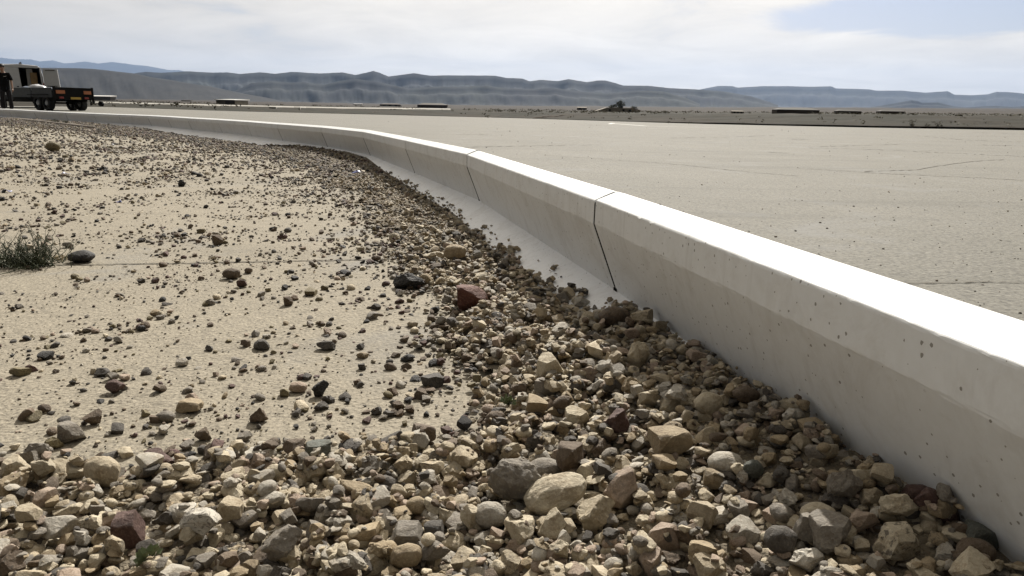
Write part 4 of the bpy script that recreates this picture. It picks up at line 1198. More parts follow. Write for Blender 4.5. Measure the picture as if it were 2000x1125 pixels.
big_me = {k: [rock_mesh('stone_' + k, 10 * i + j + 1, 4, k) for j in range(7)] for i, k in enumerate(KINDS)}
lo_me = []; lo_kind = []
for i, k in enumerate(KINDS):
    for j in range(6 if k in ('angular', 'flat') else 4):
        lo_me.append(rock_mesh('pebble_' + k, 200 + 10 * i + j, 3, k)); lo_kind.append(k)
small_me = [rock_mesh('grit_' + KINDS[j % 5], 300 + j, 2, KINDS[j % 5]) for j in range(8)]
half_h = {}
def hh(me):
    if me.name not in half_h: half_h[me.name] = -min(v.co.z for v in me.vertices)
    return half_h[me.name]

PAL = [('cream', (0.645, 0.575, 0.44), 0.16), ('pale tan', (0.525, 0.455, 0.335), 0.18), ('tan', (0.41, 0.33, 0.215), 0.13), ('pinkish beige', (0.47, 0.375, 0.30), 0.10),
       ('pale grey', (0.52, 0.49, 0.43), 0.12), ('grey', (0.29, 0.265, 0.23), 0.12), ('dark grey', (0.10, 0.09, 0.08), 0.10), ('brown', (0.17, 0.125, 0.085), 0.12),
       ('maroon', (0.13, 0.072, 0.062), 0.03), ('white', (0.72, 0.69, 0.62), 0.03)]
PCOL = {n: (c[0] * 0.60, c[1] * 0.585, c[2] * 0.56) for n, c, w in PAL}
PCOL.update({'black': (0.018, 0.017, 0.017), 'brick red': (0.085, 0.028, 0.017), 'olive tan': (0.14, 0.115, 0.06), 'green grey': (0.08, 0.086, 0.073)})

stones = []   # dict per stone
def px_surface(x, y, lift=0.0):
    """first meeting of the line of sight with the gravel bed"""
    d = ray(x, y); o = Vector((0, 0, CAM_H))
    t = 0.6
    for _ in range(4000):
        p = o + d * t
        if p.z <= float(heap(p.x, p.y)) + lift: return p
        t += 0.004 + t * 0.001
    return p
HAND = [
 (142,855,45,32,'grey','blocky','large grey brown block, leftmost big stone on the bare sandy strip'),
 (183,825,33,30,'brown','angular','brown peaked stone just behind the large grey brown block'),
 (88,802,26,16,'brown','rounded','dark brown rounded stone, far left behind the grey brown block'),
 (228,763,34,22,'maroon','angular','dark maroon tilted stone alone on sand, upper left of foreground'),
 (200,733,27,13,'dark grey','flat','low dark stone just behind the maroon tilted one'),
 (375,800,50,24,'tan','blocky','wide tan block on the sand with smaller stones leaning at its foot'),
 (325,821,38,20,'grey','rounded','greyish low stone left of the wide tan block'),
 (506,821,36,28,'brown','jagged','brown chunky stone standing alone right of the wide tan block'),
 (582,763,32,19,'pinkish beige','rounded','smooth greyish oval stone left of the black jagged one'),
 (623,768,36,30,'black','jagged','black jagged stone on the sand beside the smooth oval'),
 (397,855,32,28,'brown','angular','brown pyramid shaped stone below the wide tan block'),
 (202,932,66,55,'pale tan','rounded','big pale rough boulder with a dark crusted top, left foreground'),
 (310,912,62,38,'maroon','angular','wide dark maroon stone behind the left foreground gravel'),
 (34,920,46,33,'cream','angular','cream angular stone by the left edge of the gravel band'),
 (620,884,56,32,'green grey','blocky','dark olive block on the back edge of the foreground gravel'),
 (826,856,48,42,'brown','blocky','upright brown wedge at the corner where sand meets both gravels'),
 (254,1047,66,60,'maroon','blocky','dark maroon block low in the left foreground'),
 (455,1017,50,42,'pale tan','blocky','pale block with brown edges, right of the low maroon block'),
 (110,1048,88,42,'pale grey','flat','flat greyish slab at lower left'),
 (132,1006,66,28,'cream','flat','cream flattened stone behind the flat greyish slab'),
 (815,993,42,36,'tan','rounded','tan rounded stone standing left of the big grey wedge'),
 (400,1060,74,34,'white','angular','white angular stone near the bottom, right of the maroon block'),
 (547,1088,88,58,'grey','jagged','speckled grey black chunk at the bottom left of centre'),
 (539,924,42,30,'cream','rounded','cream rounded stone with dark cap behind the foreground gravel'),
 (638,681,38,18,'dark grey','flat','dark flat stone amid a small cluster on the sand'),
 (373,946,46,26,'pale tan','flat','tan flat stone right of the wide maroon stone'),
 (797,1060,76,36,'grey','blocky','grey tan block by the bottom edge left of the wedge'),
 (231,1088,50,40,'pale tan','angular','pale angular stone under the low maroon block'),
 (793,1105,58,42,'tan','rounded','tan rounded stone cut by the bottom edge, left of centre'),
 (733,937,34,22,'dark grey','rounded','dark rounded stone behind the foreground gravel, centre left'),
 (698,965,66,24,'tan','flat','long flat tan stone in front of the dark rounded one'),
 (1002,968,112,90,'grey','angular','big grey wedge shaped stone, largest in the foreground'),
 (1082,995,120,66,'cream','rounded','long smooth cream boulder leaning beside the big grey wedge'),
 (1213,969,78,68,'pinkish beige','angular','pinkish grey stone right of the long cream boulder'),
 (1153,1022,88,62,'pale tan','jagged','cream and black mottled stone under the pinkish grey one'),
 (1062,927,76,46,'grey','rounded','rounded grey stone directly behind the big grey wedge'),
 (1112,925,58,50,'brown','blocky','broken brown grey stone right behind the long cream boulder'),
 (1302,888,82,54,'tan','blocky','chunky tan brown stone above and right of the pinkish grey one'),
 (1205,843,52,62,'maroon','jagged','upright pinkish brown stone in the middle of the bank'),
 (1382,803,54,42,'cream','rounded','egg shaped cream stone high on the gravel bank'),
 (1455,784,52,30,'brown','rounded','smooth dark brown stone between the cream egg and the kerb'),
 (1414,922,70,36,'pale grey','rounded','smooth pale grey slab like stone, right part of the bank'),
 (1468,938,42,34,'green grey','rounded','dark green grey stone right of the smooth pale slab'),
 (959,1027,68,48,'pale grey','rounded','pale rounded stone below and left of the big grey wedge'),
 (1080,1048,70,50,'cream','angular','cream angular stone below the long cream boulder'),
 (1099,1078,38,32,'white','angular','bright white stone below the cream angular one'),
 (1520,1078,62,62,'dark grey','rounded','dark grey ball like stone near the bottom right'),
 (1619,1070,80,56,'grey','angular','grey sharp edged stone right of the dark ball'),
 (1576,1050,50,56,'grey','blocky','tall grey stone wedged between dark ball and sharp edged stone'),
 (1903,1012,90,86,'maroon','angular','large dark maroon triangular rock leaning against the kerb'),
 (1802,973,58,38,'maroon','rounded','red brown rock touching the kerb behind the maroon triangle'),
 (1642,985,60,58,'grey','jagged','grey deeply pitted rock on the right of the bank'),
 (1752,1018,66,46,'cream','jagged','knobbly cream stone left of the maroon triangle'),
 (1683,1034,72,38,'pinkish beige','angular','beige angular stone below the pitted grey rock'),
 (1596,1018,78,44,'cream','rounded','pinkish cream smooth stone left of the pitted grey rock'),
 (1748,1074,86,50,'cream','blocky','large cream block near the bottom right'),
 (1967,1062,60,56,'green grey','blocky','dim green grey rock in the corner below the kerb'),
 (1903,1080,64,50,'brown','rounded','shaded brown stone under the maroon triangle'),
 (1571,1112,72,36,'white','jagged','pale rough stone cut by the bottom edge at right'),
 (921,588,60,38,'brick red','blocky','brick red block at the left side of the gravel bank'),
 (1199,629,58,36,'brown','rounded','brown white rounded stone touching the white kerb foot'),
 (1244,711,46,46,'cream','jagged','jagged cream stone on the bank crest near the kerb'),
 (1073,737,46,42,'cream','angular','upright cream stone on the left half of the bank'),
 (1181,739,44,34,'pale grey','angular','pale angular stone right of the upright cream one'),
 (1204,698,52,24,'pinkish beige','flat','flat pinkish stone behind the pale angular one'),
 (1193,677,36,26,'grey','rounded','mottled grey stone behind the flat pinkish one'),
 (1230,765,48,34,'tan','jagged','rough tan brown stone in front of the jagged cream one'),
 (1127,820,48,34,'cream','angular','cream faceted stone left of the upright pinkish brown one'),
 (968,820,38,30,'brown','rounded','brown rounded stone at the left edge of the bank'),
 (161,507,46,24,'black','rounded','black rounded boulder beside the green shrub on the crack'),
 (105,290,28,18,'olive tan','rounded','olive tan boulder alone on the far sand at left'),
 (133,482,22,12,'grey','flat','small grey stone just behind the black boulder'),
 (453,540,34,22,'brown','rounded','brown humped stone, largest of a cluster below the crack'),
 (486,531,18,13,'brown','rounded','small round brown stone right behind the humped one'),
 (474,558,24,15,'maroon','angular','reddish stone in front of the humped brown one'),
 (425,474,20,18,'brown','blocky','brown lumpy stone above the crack near the middle left'),
 (21,330,22,11,'tan','flat','low tan stone at the far left edge below the olive boulder'),
 (140,314,15,9,'tan','angular','small peaked tan stone below the olive boulder'),
 (563,593,17,17,'brown','blocky','squarish brown stone on the sand left of the brick red block'),
 (797,558,60,30,'black','jagged','black jagged rock at the left foot of the bank'),
 (831,546,25,23,'tan','rounded','tan rounded stone resting on the black jagged rock'),
 (845,504,48,24,'cream','flat','cream flat stone behind the black jagged rock'),
 (888,507,42,28,'tan','rounded','tan brown stone right of the cream flat one'),
 (771,469,22,19,'cream','rounded','cream pebble at the upper left edge of the bank'),
 (735,507,22,13,'brown','rounded','brown stone where the crack meets the bank'),
 (354,361,16,13,'black','jagged','small black stone on the far sand above middle left'),
]
LAND = {11: 'the crusted pale boulder', 31: 'the big grey wedge', 32: 'the long cream boulder', 33: 'the pinkish grey stone', 49: 'the maroon triangular rock', 51: 'the grey pitted rock',
        59: 'the brick red block', 69: 'the black rounded boulder', 70: 'the olive tan boulder', 39: 'the cream egg shaped stone', 38: 'the upright pinkish brown stone', 16: 'the low maroon block',
        18: 'the flat greyish slab', 12: 'the wide maroon stone', 46: 'the dark grey ball stone', 55: 'the large cream block', 41: 'the smooth pale slab', 21: 'the white angular stone',
        15: 'the upright brown wedge', 14: 'the dark olive block', 5: 'the wide tan block', 9: 'the black jagged stone', 60: 'the stone touching the kerb foot', 61: 'the jagged cream stone',
        62: 'the upright cream stone', 72: 'the brown humped stone', 79: 'the black jagged rock', 22: 'the speckled grey black chunk', 0: 'the large grey brown block', 37: 'the chunky tan brown stone',
        3: 'the maroon tilted stone', 50: 'the red brown rock', 26: 'the grey tan bottom block', 68: 'the brown rounded edge stone', 17: 'the brown edged pale block', 7: 'the brown chunky stone'}

# --- height field for settling
CELL = 0.004
HX0, HX1, HY0, HY1 = -2.4, 1.3, 0.55, 6.6
nx, ny = int((HX1 - HX0) / CELL), int((HY1 - HY0) / CELL)
hxs = HX0 + (np.arange(nx) + .5) * CELL; hys = HY0 + (np.arange(ny) + .5) * CELL
HGX, HGY = np.meshgrid(hxs, hys)
# coarse evaluation then upsample for speed
cx_ = np.linspace(HX0, HX1, 186); cy_ = np.linspace(HY0, HY1, 303)
CGX, CGY = np.meshgrid(cx_, cy_); CZ = heap(CGX, CGY)
fi = (hys - HY0) / (cy_[1] - cy_[0]); i0 = np.clip(fi.astype(int), 0, len(cy_) - 2); fy = fi - i0
fj = (hxs - HX0) / (cx_[1] - cx_[0]); j0 = np.clip(fj.astype(int), 0, len(cx_) - 2); fx = fj - j0
HF = (CZ[i0][:, j0] * (1 - fy)[:, None] * (1 - fx)[None] + CZ[i0 + 1][:, j0] * fy[:, None] * (1 - fx)[None] + CZ[i0][:, j0 + 1] * (1 - fy)[:, None] * fx[None] + CZ[i0 + 1][:, j0 + 1] * fy[:, None] * fx[None]).astype(np.float32)
BASE = HF.copy()
def settle(x, y, rx, rz, sink=0.25, pct=60, cap=None):
    """drops a stone of half width rx and half height rz; returns its centre z"""
    n = max(1, int(rx * 0.75 / CELL))
    j = int((x - HX0) / CELL); i = int((y - HY0) / CELL)
    if i - n < 0 or j - n < 0 or i + n >= ny or j + n >= nx: return None
    P = HF[i - n:i + n + 1, j - n:j + n + 1]
    base = float(np.partition(P.ravel(), int(P.size * pct / 100))[int(P.size * pct / 100)])
    if cap is not None and base - float(BASE[i, j]) > cap: return None
    zc_ = base + rz * (1 - sink)
    yy, xx = np.mgrid[-n:n + 1, -n:n + 1] * (CELL / rx * 1.15)
    q = 1 - xx ** 2 - yy ** 2
    top = np.where(q > 0, zc_ + rz * np.sqrt(np.maximum(q, 0)) * 0.92, -9)
    HF[i - n:i + n + 1, j - n:j + n + 1] = np.maximum(P, top)
    return zc_

# --- where the gravel lies
DL = [(0, 243), (150, 258), (300, 272), (480, 300), (600, 340), (680, 395), (725, 450), (752, 520), (800, 580), (850, 640), (880, 720), (878, 790), (855, 850)]
dlp = [px_surface(*p) for p in DL]
dly = np.array([p.y for p in dlp])[::-1]; dlx = np.array([p.x for p in dlp])[::-1]
DF = [(-300, 915), (0, 905), (120, 897), (250, 885), (450, 880), (620, 872), (800, 868), (900, 840)]
dfp = [atz(x, y, -0.09) for x, y in DF]
dfx = np.array([p.x for p in dfp]); dfy = np.array([p.y for p in dfp])
def nz_(x, y, s, o=0.0): return noise.noise(Vector((x * s + o, y * s, o)))
def density(x, y):
    """0..1 how closely stones lie here"""
    u = float(kd(x, y))
    if u < -0.075: return 0.0
    xl = float(np.interp(y, dly, dlx)) if y < dly[-1] else -99
    w = 0.10 + 0.05 * y
    w = min(w, 0.9)
    d1 = (x - xl) / w + 0.15 + nz_(x, y, 3.0, 5) * 0.7
    d1 = max(d1, 0.20 * math.exp(min(0, (x - xl)) / (0.12 + 0.05 * y)) + nz_(x, y, 7.0, 15) * 0.2)
    yf = float(np.interp(x, dfx, dfy))
    d2 = (yf - y) / 0.10 + 0.40 + nz_(x, y, 6.0, 9) * 0.9
    d2 = max(d2, 0.20 * math.exp(min(0, (yf - y)) / 0.10) + nz_(x, y, 9.0, 19) * 0.2)
    d = max(d1, d2)
    return min(1.0, max(0.0, d))
# fast distance lookup to the kerb
kx = np.linspace(-30, 2.0, 641); ky = np.linspace(0, 36, 721)
KGX, KGY = np.meshgrid(kx, ky); KD = kerb_dist(KGX, KGY)
def kd(x, y):
    j = (x + 30) / 0.05; i = y / 0.05
    j0_ = min(639, max(0, int(j))); i0_ = min(719, max(0, int(i)))
    fx_ = j - j0_; fy_ = i - i0_
    return (KD[i0_, j0_] * (1 - fx_) + KD[i0_, j0_ + 1] * fx_) * (1 - fy_) + (KD[i0_ + 1, j0_] * (1 - fx_) + KD[i0_ + 1, j0_ + 1] * fx_) * fy_

rs = random.Random(42)
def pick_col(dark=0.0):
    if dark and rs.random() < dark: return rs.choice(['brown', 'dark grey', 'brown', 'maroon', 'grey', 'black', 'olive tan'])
    t = rs.random(); a = 0
    for n, c, w in PAL:
        a += w
        if t < a: return n
    return 'tan'
def pick_kind():
    t = rs.random(); a = 0
    for k, w in zip(KINDS, KW):
        a += w
        if t < a: return k
    return 'angular'
EXCL = []
def add_stone(x, y, r, z=None, kind=None, col=None, hand=None, rz=None, scale3=None, tiltmax=0.45, sink=0.25, pct=60, cap=None):
    kind = kind or pick_kind(); col = col or pick_col()
    if hand is None and density(x, y) < 0.45: col = pick_col(0.7)
    elif hand is None and r > 0.013 and rs.random() < 0.12: col = rs.choice(['cream', 'pale tan', 'cream', 'pale grey', 'tan', 'white'])
    fl = {'angular': .66, 'rounded': .62, 'flat': .34, 'blocky': .7, 'jagged': .66}[kind]
    hz_ = r * fl * 0.85 if scale3 is None else scale3[2] * fl * .95
    u = float(kd(x, y))
    if EXCL and hand is None:
        for ex, ey, er in EXCL:
            if (x - ex) ** 2 + (y - ey) ** 2 < (er + r * 0.35) ** 2: return False
    if z is None:
        z = settle(x, y, r, hz_, sink, pct, cap)
        if z is None: return False
    # keep clear of the undercut face and the foot of the kerb
    if y < 12:
        zz = z
        if zz > 0.0215: face = -(zz - 0.2123) / (0.0215 - 0.2123) * 0.074
        else: face = -0.0735 + (0.0215 - zz) / 0.1715 * 0.34
        if u < face + r * 0.72:
            if hand is None: return False
            x -= (face + r * 0.72 - u) * 0.98
    stones.append(dict(x=x, y=y, z=z, r=r, kind=kind, col=col, hand=hand, rot=(rs.uniform(-tiltmax, tiltmax), rs.uniform(-tiltmax, tiltmax), rs.uniform(0, 6.283) if rz is None else rz), s3=scale3))
    return True
def sizes(a, b, p=2.2):
    """power law diameter between a and b (half width returned)"""
    t = rs.random(); q = 1 - p
    return ((a ** q + t * (b ** q - a ** q)) ** (1 / q)) / 2
def scatter(x0, x1, y0, y1, per_m2, smin, smax, p=2.2, dens_pow=1.0, floor=0.0, **kw):
    n = int((x1 - x0) * (y1 - y0) * per_m2)
    for _ in range(n):
        x = rs.uniform(x0, x1); y = rs.uniform(y0, y1)
        if abs(x) > (y * 0.76 + 0.25): continue
        d = density(x, y) ** dens_pow
        if kd(x, y) < -0.075: continue
        if rs.random() > max(d, floor): continue
        add_stone(x, y, sizes(smin, smax, p), **kw)
# near gravel, settled in layers: fines, medium, the big ones, a last sprinkle
scatter(-1.7, 1.0, 0.62, 3.4, 5200, 0.008, 0.018, 2.0, 1.3)
scatter(-1.7, 1.0, 0.62, 3.4, 2600, 0.018, 0.036, 2.2, 1.3)
rs2 = rs
HS = []
for k, (hx, hy, w_, h_, col, kd_, lab) in enumerate(HAND):
    lift = 0.01 if density(*px_surface(hx, min(1124, hy + h_ * 0.3)).xy) > 0.5 else 0.0
    p = px_surface(hx, min(1118, hy + h_ * 0.28), lift)
    dep = to_px(p)[2]; hw = w_ / F_PX * dep / 2 * 1.06; hv_ = h_ / F_PX * dep / 2 * 1.08
    HS.append((k, p, hw, hv_, col, kd_))
for k, p, hw, hv_, col, kd_ in HS:
    fl = {'angular': .66, 'rounded': .62, 'flat': .34, 'blocky': .7, 'jagged': .66}[kd_]
    sc3 = (hw, max(hw * 0.72, hv_ * 0.8) / 0.8, min(hv_ / fl, hw * 1.5))
    y_ = p.y + hw * 0.3
    x_ = p.x * (y_ / p.y)
    dn = density(x_, y_)
    z_ = None
    if not (HX0 + .15 < x_ < HX1 - .15 and HY0 + .15 < y_ < HY1 - .15): z_ = float(heap(x_, y_)) + hv_ * 0.85
    rz = rs.uniform(-.35, .35)
    if k == 32: rz = 0.25
    ok = add_stone(x_, y_, hw, z_, kd_, col, k, rz, sc3, 0.12, 0.12 if dn > .5 else 0.10, 55 if dn > .5 else 20)
    if ok: EXCL.append((x_, y_, hw * 0.85)); EXCL.append((x_ * 0.97, y_ - hw * 0.55, hw * 0.6))
    if k in (32,) and ok:
        stones[-1]['rot'] = (0.1, -0.35, 0.20); q_ = stones[-1]['s3']; stones[-1]['s3'] = (q_[0] * 1.14, q_[1], q_[2] * 0.78)
    if k in (38,) and ok: stones[-1]['rot'] = (0.2, 0.3, 0.3)
scatter(-1.5, 1.0, 0.62, 2.2, 430, 0.030, 0.050, 2.3, 1.5, cap=0.05, pct=45, sink=0.30)
scatter(-1.5, 1.0, 0.62, 2.6, 1200, 0.016, 0.032, 2.2, 1.3, cap=0.055, pct=50, sink=0.25)
scatter(-1.5, 1.0, 0.62, 2.6, 2600, 0.006, 0.014, 2.0, 1.0, cap=0.045, pct=50, sink=0.3)
scatter(-1.6, 0.5, 2.2, 6.4, 260, 0.028, 0.050, 2.5, 1.6, cap=0.04, pct=45, sink=0.3)
scatter(-2.2, 0.5, 3.2, 6.4, 2300, 0.010, 0.030, 2.4, 1.2)
scatter(-2.2, 0.5, 2.6, 6.4, 1500, 0.010, 0.022, 2.4, 1.0, cap=0.03)
# bare sand: scattered singles, and grit
def sprinkle(x0, x1, y0, y1, per_m2, smin, smax, p=2.4, tmax=0.4, clump=0.0):
    n = int((x1 - x0) * (y1 - y0) * per_m2)
    for _ in range(n):
        x = rs.uniform(x0, x1); y = rs.uniform(y0, y1)
        if abs(x) > (y * 0.76 + 0.4): continue
        if kd(x, y) < 0.12 or density(x, y) > 0.6: continue
        c = nz_(x, y, 2.2, 31) + 0.5 * nz_(x, y, 7.0, 33)
        if rs.random() > 0.45 + clump * c: continue
        r = sizes(smin, smax, p)
        kind = pick_kind(); fl = {'angular': .66, 'rounded': .62, 'flat': .34, 'blocky': .7, 'jagged': .66}[kind]
        stones.append(dict(x=x, y=y, z=float(zg(x, y)) + r * fl * 0.72, r=r, kind=kind, col=pick_col(0.75), hand=None, rot=(rs.uniform(-tmax, tmax), rs.uniform(-tmax, tmax), rs.uniform(0, 6.28)), s3=None))
sprinkle(-1.6, 0.2, 0.9, 3.0, 500, 0.007, 0.032, 2.45, clump=1.3)
sprinkle(-1.6, 0.2, 0.9, 3.0, 2700, 0.0022, 0.007, 2.0, clump=0.9)
sprinkle(-4.5, 0.2, 3.0, 6.5, 400, 0.010, 0.042, 2.4, clump=1.2)
sprinkle(-4.5, 0.2, 3.0, 6.5, 750, 0.005, 0.011, 2.0, clump=0.9)
sprinkle(-9, -0.4, 6.5, 12, 190, 0.018, 0.060, 2.4, clump=1.1)
sprinkle(-9, -0.4, 6.5, 12, 280, 0.010, 0.02, 2.0, clump=1.0)
sprinkle(-20, -2, 12, 27, 70, 0.025, 0.07, 2.2, clump=1.0)
# far bank along the kerb
def far_bank(y0, y1, x0, x1, per_m2, smin, smax):
    n = int((x1 - x0) * (y1 - y0) * per_m2)
    X = np.array([rs.uniform(x0, x1) for _ in range(n)]); Y = np.array([rs.uniform(y0, y1) for _ in range(n)])
    U = kerb_dist(X, Y); H_ = heap(X, Y)
    for x, y, u, h in zip(X, Y, U, H_):
        if u < 0.02 or abs(x) > y * 0.76 + 0.4: continue
        if rs.random() > density(x, y): continue
        if y > 12 and u < 0.20: continue
        r = sizes(smin, smax, 2.2)
        stones.append(dict(x=float(x), y=float(y), z=float(h) + r * rs.uniform(0.0, 0.6), r=r, kind=pick_kind(), col=pick_col(0.72 + 0.15 * smooth01((y - 7) / 6)), hand=None, rot=(rs.uniform(-.5, .5), rs.uniform(-.5, .5), rs.uniform(0, 6.28)), s3=None))  # darker colour mix stands in for the shaded stone sides seen at grazing angles
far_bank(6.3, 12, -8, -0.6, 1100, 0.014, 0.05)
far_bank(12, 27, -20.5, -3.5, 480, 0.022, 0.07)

# stray grit blown over the apron
for _ in range(900):
    x_ = rs.uniform(500, 2050); y_ = 236 + 380 * rs.random() ** 1.3
    p = surf(x_, y_)
    if p.y > 40 or kerb_dist(p.x, p.y) > -0.14: continue
    r = sizes(0.003, 0.010, 2.2) * (1 + p.y / 9)
    stones.append(dict(x=p.x, y=p.y, z=p.z + r * 0.35, r=r, kind=pick_kind(), col=pick_col(0.8), hand=None, rot=(rs.uniform(-.3, .3), rs.uniform(-.3, .3), rs.uniform(0, 6.28)), s3=None, far=1))
# bed of fines under the stones
GH = heap(GX, GY)
dmask = np.zeros(GX.shape, bool)
den = np.zeros(GX.shape)
for i in range(GX.shape[0]):
    for j in range(GX.shape[1]):
        x, y = GX[i, j], GY[i, j]
        if y < 0.45 or y > 27 or x < -22 or GU[i, j] < -0.12: continue
        den[i, j] = density(x, y)
dmask = (den > 0.5) & (GY > 0.4)
bed = grid_mesh('gravel_bed', dmask, GH + 0.004 + nzg * 0 + np.where(den < 0.5, -0.004, 0), M['fines'])
tag(bed, kind='structure')

# the 300 stones that show largest become objects, the rest one object of kind stuff
for s_ in stones:
    x_, y_, d_ = to_px((s_['x'], s_['y'], s_['z']))
    s_['px'] = (x_, y_); s_['dep'] = d_
    inn = -10 < x_ < 2010 and 200 < y_ < 1140
    r_ = s_['r'] if s_['s3'] is None else (s_['s3'][0] + s_['s3'][2]) / 2
    s_['size'] = (r_ * 2 * F_PX / d_) if inn else 0
for s_ in stones:
    if s_.get('far'): s_['size'] *= 0.2
order = sorted(range(len(stones)), key=lambda i: (stones[i]['hand'] is None, -stones[i]['size']))
single = [i for i in order[:300] if stones[i]['size'] > 0]
single_set = set(single)
landmarks = [(stones[i]['px'], LAND[stones[i]['hand']], stones[i]['hand']) for i in single if stones[i]['hand'] in LAND]
used = set()
def auto_label(s_):
    shp = {'angular': 'angular', 'rounded': 'rounded', 'flat': 'flat', 'blocky': 'blocky', 'jagged': 'jagged'}[s_['kind']]
    x_, y_ = s_['px']
    near = sorted(landmarks, key=lambda l: (l[0][0] - x_) ** 2 + ((l[0][1] - y_) * 1.2) ** 2)[:6]
    szs = 'large' if s_['size'] > 48 else ('medium' if s_['size'] > 36 else 'small')
    for (q, nm, _) in near:
        dx, dy = x_ - q[0], y_ - q[1]
        far_ = 'just ' if math.hypot(dx, dy) < 70 else ('' if math.hypot(dx, dy) < 170 else 'well ')
        rel = ('right of' if dx > 0 else 'left of') if abs(dx) > abs(dy) * 1.8 else (('in front of' if dy > 0 else 'behind') if abs(dy) > abs(dx) * 1.8 else (('in front and ' if dy > 0 else 'behind and ') + ('right of' if dx > 0 else 'left of')))
        lab = f"{szs} {s_['col']} {shp} stone {far_}{rel} {nm}"
        if lab not in used and len(lab.split()) <= 16: used.add(lab); return lab
    for a in range(2, 12):
        lab = f"{szs} {s_['col']} {shp} stone between {near[0][1]} and {near[min(a - 1, 5)][1]}"
        if lab not in used and len(lab.split()) <= 16: used.add(lab); return lab
    return f"{szs} {s_['col']} {shp} stone among the gravel near {near[0][1]}"
me_count = {}
for i in single:
    s_ = stones[i]
    lst = big_me[s_['kind']]
    if s_['hand'] is not None and s_['hand'] in (31, 32, 49):
        me = rock_mesh('stone_large', 900 + s_['hand'], 5, s_['kind'])
    else:
        me = lst[(i * 7 + int(s_['r'] * 1e5)) % len(lst)]
    o = bpy.data.objects.new('stone', me); COL.objects.link(o)
    o.location = (s_['x'], s_['y'], s_['z']); o.rotation_euler = s_['rot']
    o.scale = (s_['r'],) * 3 if s_['s3'] is None else s_['s3']
    c = PCOL[s_['col']]; j_ = rs.uniform(0.9, 1.1)
    o['col'] = [c[0] * j_, c[1] * j_, c[2] * j_]
    lab = HAND[s_['hand']][6] if s_['hand'] is not None else auto_label(s_)
    tag(o, lab, 'stone', 'loose stones of the gravel')

def gn_scatter(name, items, protos, label):
    n = len(items)
    me = bpy.data.meshes.new(name)
    me.vertices.add(n)
    me.vertices.foreach_set('co', np.array([(s_['x'], s_['y'], s_['z']) for s_ in items], np.float32).ravel())
    def att(nm, typ, arr, key):
        a = me.attributes.new(nm, typ, 'POINT'); a.data.foreach_set(key, np.asarray(arr).ravel())
    att('rot', 'FLOAT_VECTOR', np.array([s_['rot'] for s_ in items], np.float32), 'vector')
    att('scl', 'FLOAT', np.array([s_['r'] for s_ in items], np.float32), 'value')
    cols_ = np.array([[*(np.array(PCOL[s_['col']]) * rs.uniform(0.8, 1.2)), 1] for s_ in items], np.float32)
    att('col', 'FLOAT_COLOR', cols_, 'color')
    att('idx', 'INT', np.array([s_['pi'] for s_ in items], np.int32), 'value')
    o = bpy.data.objects.new(name, me); COL.objects.link(o)
    c = bpy.data.collections.new(name + '_kinds')
    for k, m_ in enumerate(protos):
        c.objects.link(bpy.data.objects.new(f'{name}_kind_{k:02d}', m_))
    ng = bpy.data.node_groups.new(name, 'GeometryNodeTree')
    ng.interface.new_socket('Geometry', in_out='INPUT', socket_type='NodeSocketGeometry')
    ng.interface.new_socket('Geometry', in_out='OUTPUT', socket_type='NodeSocketGeometry')
    gi = ng.nodes.new('NodeGroupInput'); go = ng.nodes.new('NodeGroupOutput')
    m2p = ng.nodes.new('GeometryNodeMeshToPoints'); iop = ng.nodes.new('GeometryNodeInstanceOnPoints')
    ci = ng.nodes.new('GeometryNodeCollectionInfo'); ci.inputs['Collection'].default_value = c
    ci.inputs['Separate Children'].default_value = True; ci.inputs['Reset Children'].default_value = True
    def na(nm, dt_):
        a = ng.nodes.new('GeometryNodeInputNamedAttribute'); a.data_type = dt_; a.inputs['Name'].default_value = nm; return a.outputs['Attribute']
    e2r = ng.nodes.new('FunctionNodeEulerToRotation')
    ng.links.new(na('rot', 'FLOAT_VECTOR'), e2r.inputs[0])
    L = ng.links.new
    L(gi.outputs[0], m2p.inputs['Mesh']); L(m2p.outputs[0], iop.inputs['Points']); L(ci.outputs[0], iop.inputs['Instance'])
    iop.inputs['Pick Instance'].default_value = True
    L(na('idx', 'INT'), iop.inputs['Instance Index']); L(e2r.outputs[0], iop.inputs['Rotation']); L(na('scl', 'FLOAT'), iop.inputs['Scale'])
    L(iop.outputs[0], go.inputs[0])
    md = o.modifiers.new('scatter', 'NODES'); md.node_group = ng
    tag(o, label, 'gravel', kind='stuff')
    return o
rest = [s_ for i, s_ in enumerate(stones) if i not in single_set]
mid_items = [s_ for s_ in rest if s_['size'] > 9 or s_['size'] == 0 and s_['r'] > .012]
grit_items = [s_ for s_ in rest if not (s_['size'] > 9 or s_['size'] == 0 and s_['r'] > .012)]
byk = {k: [i for i, kk in enumerate(lo_kind) if kk == k] for k in KINDS}
for s_ in mid_items: s_['pi'] = rs.choice(byk[s_['kind']])
for s_ in grit_items: s_['pi'] = rs.randrange(len(small_me))
gn_scatter('gravel', mid_items, lo_me, 'mixed cream, grey and brown gravel heaped along the kerb and across the foreground')
gn_scatter('grit', grit_items, small_me, 'small stone chips and grit between the stones and over the sandy pavement')
print('STONES', len(stones), 'single', len(single), 'mid', len(mid_items), 'grit', len(grit_items), 'unique', len(used), 'smallest single px', stones[single[-1]]['size'])

